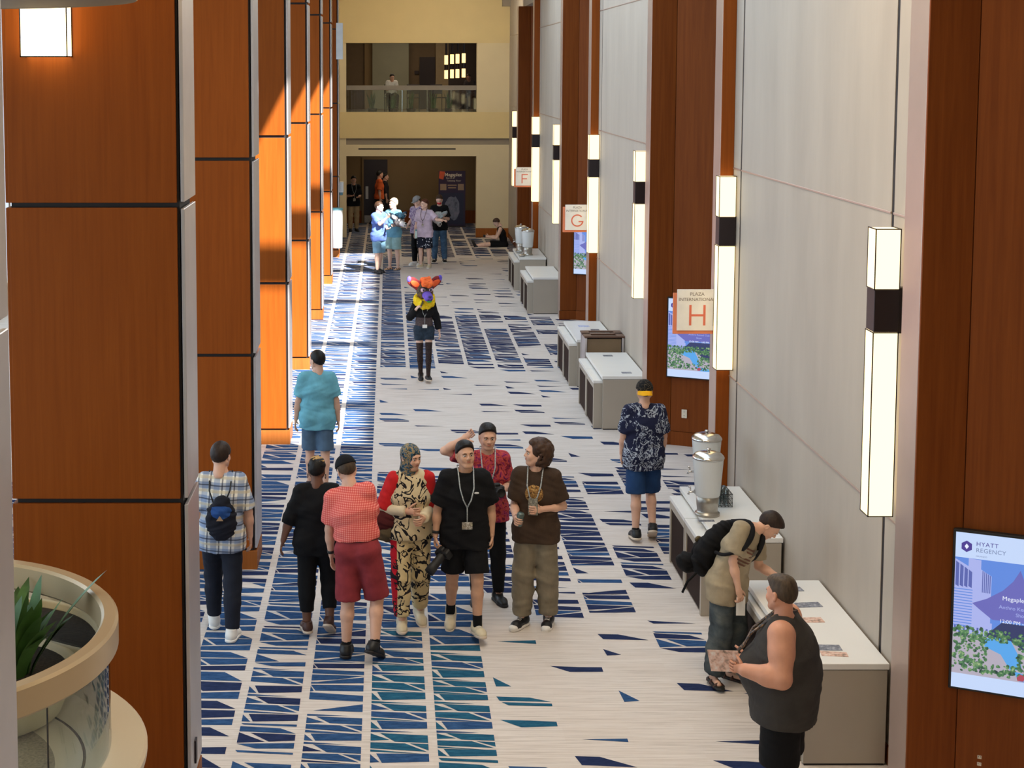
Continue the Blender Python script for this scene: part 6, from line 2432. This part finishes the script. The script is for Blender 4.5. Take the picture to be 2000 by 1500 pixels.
for sg, k in ((-1, 'R'), (1, 'L')):
    J = BP.J
    S0 = J['S'][k] * .62 + J['N'] * .38
    pts = [J['C'] + BP.u2 * .14 - BP.f * (BP.R['c'][0] + .03) + BP.sd * sg * .08, S0 + BP.u2 * .062, S0 + BP.f * .085 - BP.u2 * .0 + BP.sd * sg * .01, J['C'] + BP.f * .095 + BP.sd * sg * .125 + BP.u2 * .02,
           J['C'] + BP.f * .03 + BP.sd * sg * .185 - BP.u2 * .09, J['W'] - BP.f * .10 + BP.sd * sg * .15 + BP.u2 * .02]
    st = MB()
    pts = [Vector(q) for q in pts]
    fine = []
    for q in range(len(pts) - 1):
        for t in range(4):
            a, b, c, d = pts[max(q - 1, 0)], pts[q], pts[q + 1], pts[min(q + 2, len(pts) - 1)]
            t_ = t / 4
            fine.append(.5 * ((2 * b) + (c - a) * t_ + (2 * a - 5 * b + 4 * c - d) * t_ ** 2 + (3 * b - a - 3 * c + d) * t_ ** 3))
    fine.append(pts[-1])
    st.tube(fine, [.024] * 14 + [.014] * (len(fine) - 14), 8)
    st.xf(LI)
    st.build('shoulder_strap', cloth('strap_black', srgb(22, 22, 26)), e, True)
MB().tube([(-.13, -.06, -.24), (-.14, -.04, -.34), (-.13, -.05, -.44)], .010, 6).build('dangling_strap', C_['black'], e, True)

e, L = backpack(PL, (.13, .05, .2), None, 'blue and black drawstring bag on the back of the man in plaid', .12)
F = Field((-.2, -.12, -.28), (.2, .15, .24), .0115)
F.ell((-.02, .0, -.05), (.135, .075, .16), 0)
F.cone((-.02, .0, .05), (-.03, .0, .145), .075, .045, .04, (1, 0, 0), 1.5)
F.folds(.006, 2, 1.5)
field_mesh(F, 'main_bag', cloth('bag_black', srgb(24, 26, 36)), e)
F = Field((-.2, -.12, -.28), (.2, .15, .24), .0115)
F.ell((-.02, .012, .045), (.108, .076, .085), 0)
F.folds(.006, 2, 1.5)
field_mesh(F, 'blue_flap', cloth('bag_blue', srgb(34, 70, 128)), e)
m = MB()
m.prism([(-.045, -.01), (.015, -.01), (-.015, .035)], .088, .092, 'y')
m.build('triangle_patch', plain('tan_patch', srgb(160, 130, 96), .7), e)
LI = L.inverted()
for sg, k in ((-1, 'R'), (1, 'L')):
    J = PL.J
    S0 = J['S'][k] * .66 + J['N'] * .34
    pts = [J['C'] - PL.f * (PL.R['c'][0] + .06) + PL.sd * sg * .05 + PL.u2 * .0, J['C'] + PL.u2 * .10 - PL.f * (PL.R['s'][0] + .05) + PL.sd * sg * .09, S0 + PL.u2 * .072, S0 + PL.f * .09, J['C'] + PL.f * .09 + PL.sd * sg * .17,
           J['C'] - PL.u2 * .10 + PL.sd * sg * .20, J['W'] - PL.f * .13 + PL.sd * sg * .10]
    st = MB().tube(pts, .007, 6)
    st.xf(LI)
    st.build('cord', 'rubber', e, True)

# loose costume heads carried far away
fg = dict(fur=fur('grey_fur', (70, 66, 68), (110, 104, 104), (30, 44, 58)), muzzle=fur('pale_fur', (190, 190, 188), (220, 220, 218)), nose='rubber', mouth=plain('pale_mouth', srgb(200, 190, 186), .6), eye=MAT['eyew'],
          ear=fur('blue_black_fur', (20, 30, 42), (36, 60, 78)), inner=plain('pale_inner', srgb(190, 180, 180), .8), tip=fur('black_tip', (16, 22, 30), (24, 34, 44)), crest=fur('dark_teal_fur', (16, 34, 48), (26, 64, 84)))
e = tag(empty('costume_head'), 'grey and dark blue animal costume head held by the blond man', 'costume head', 'costume heads carried far away')
e.matrix_world = Matrix.Translation(BL.world(BL.hand['L'][0]) + Vector((.14, -.05, .10))) @ Matrix.Rotation(math.radians(42), 4, 'Z')
costume_head(e, Matrix.Scale(1.05, 4), fg)
fw_ = dict(fg, fur=fur('white_fur', (170, 172, 172), (226, 228, 230)), ear=fur('pale_blue_fur', (150, 170, 180), (200, 214, 220)), crest=fur('pale_crest', (160, 176, 186), (210, 220, 226)), tip=fur('pale_tip', (150, 160, 170), (190, 200, 210)))
e = tag(empty('costume_head'), 'white animal costume head held by the man in the red face mask', 'costume head', 'costume heads carried far away')
e.matrix_world = Matrix.Translation(JE.world(JE.hand['R'][0]) + Vector((-.03, -.10, -.03))) @ Matrix.Rotation(math.radians(20), 4, 'Z') @ Matrix.Rotation(.4, 4, 'X')
costume_head(e, Matrix.Scale(.92, 4), fw_)
e = tag(empty('bottle', PK.world(PK.J['P'] + np.array((-.19, -.12, -.10)))), 'pale drink bottle hanging at the hip of the man in pale pink', 'bottle')
MB().lathe([(.001, -.10), (.034, -.10), (.036, -.08), (.036, .04), (.016, .08), (.016, .10), (.001, .10)], n=14).build('flask', plain('pale_bottle', srgb(206, 226, 222), .3), e, True)
MB().lathe([(.020, .09), (.020, .125), (.001, .127)], n=12).build('bottle_cap', plain('teal_cap', srgb(60, 150, 150), .4), e, True)
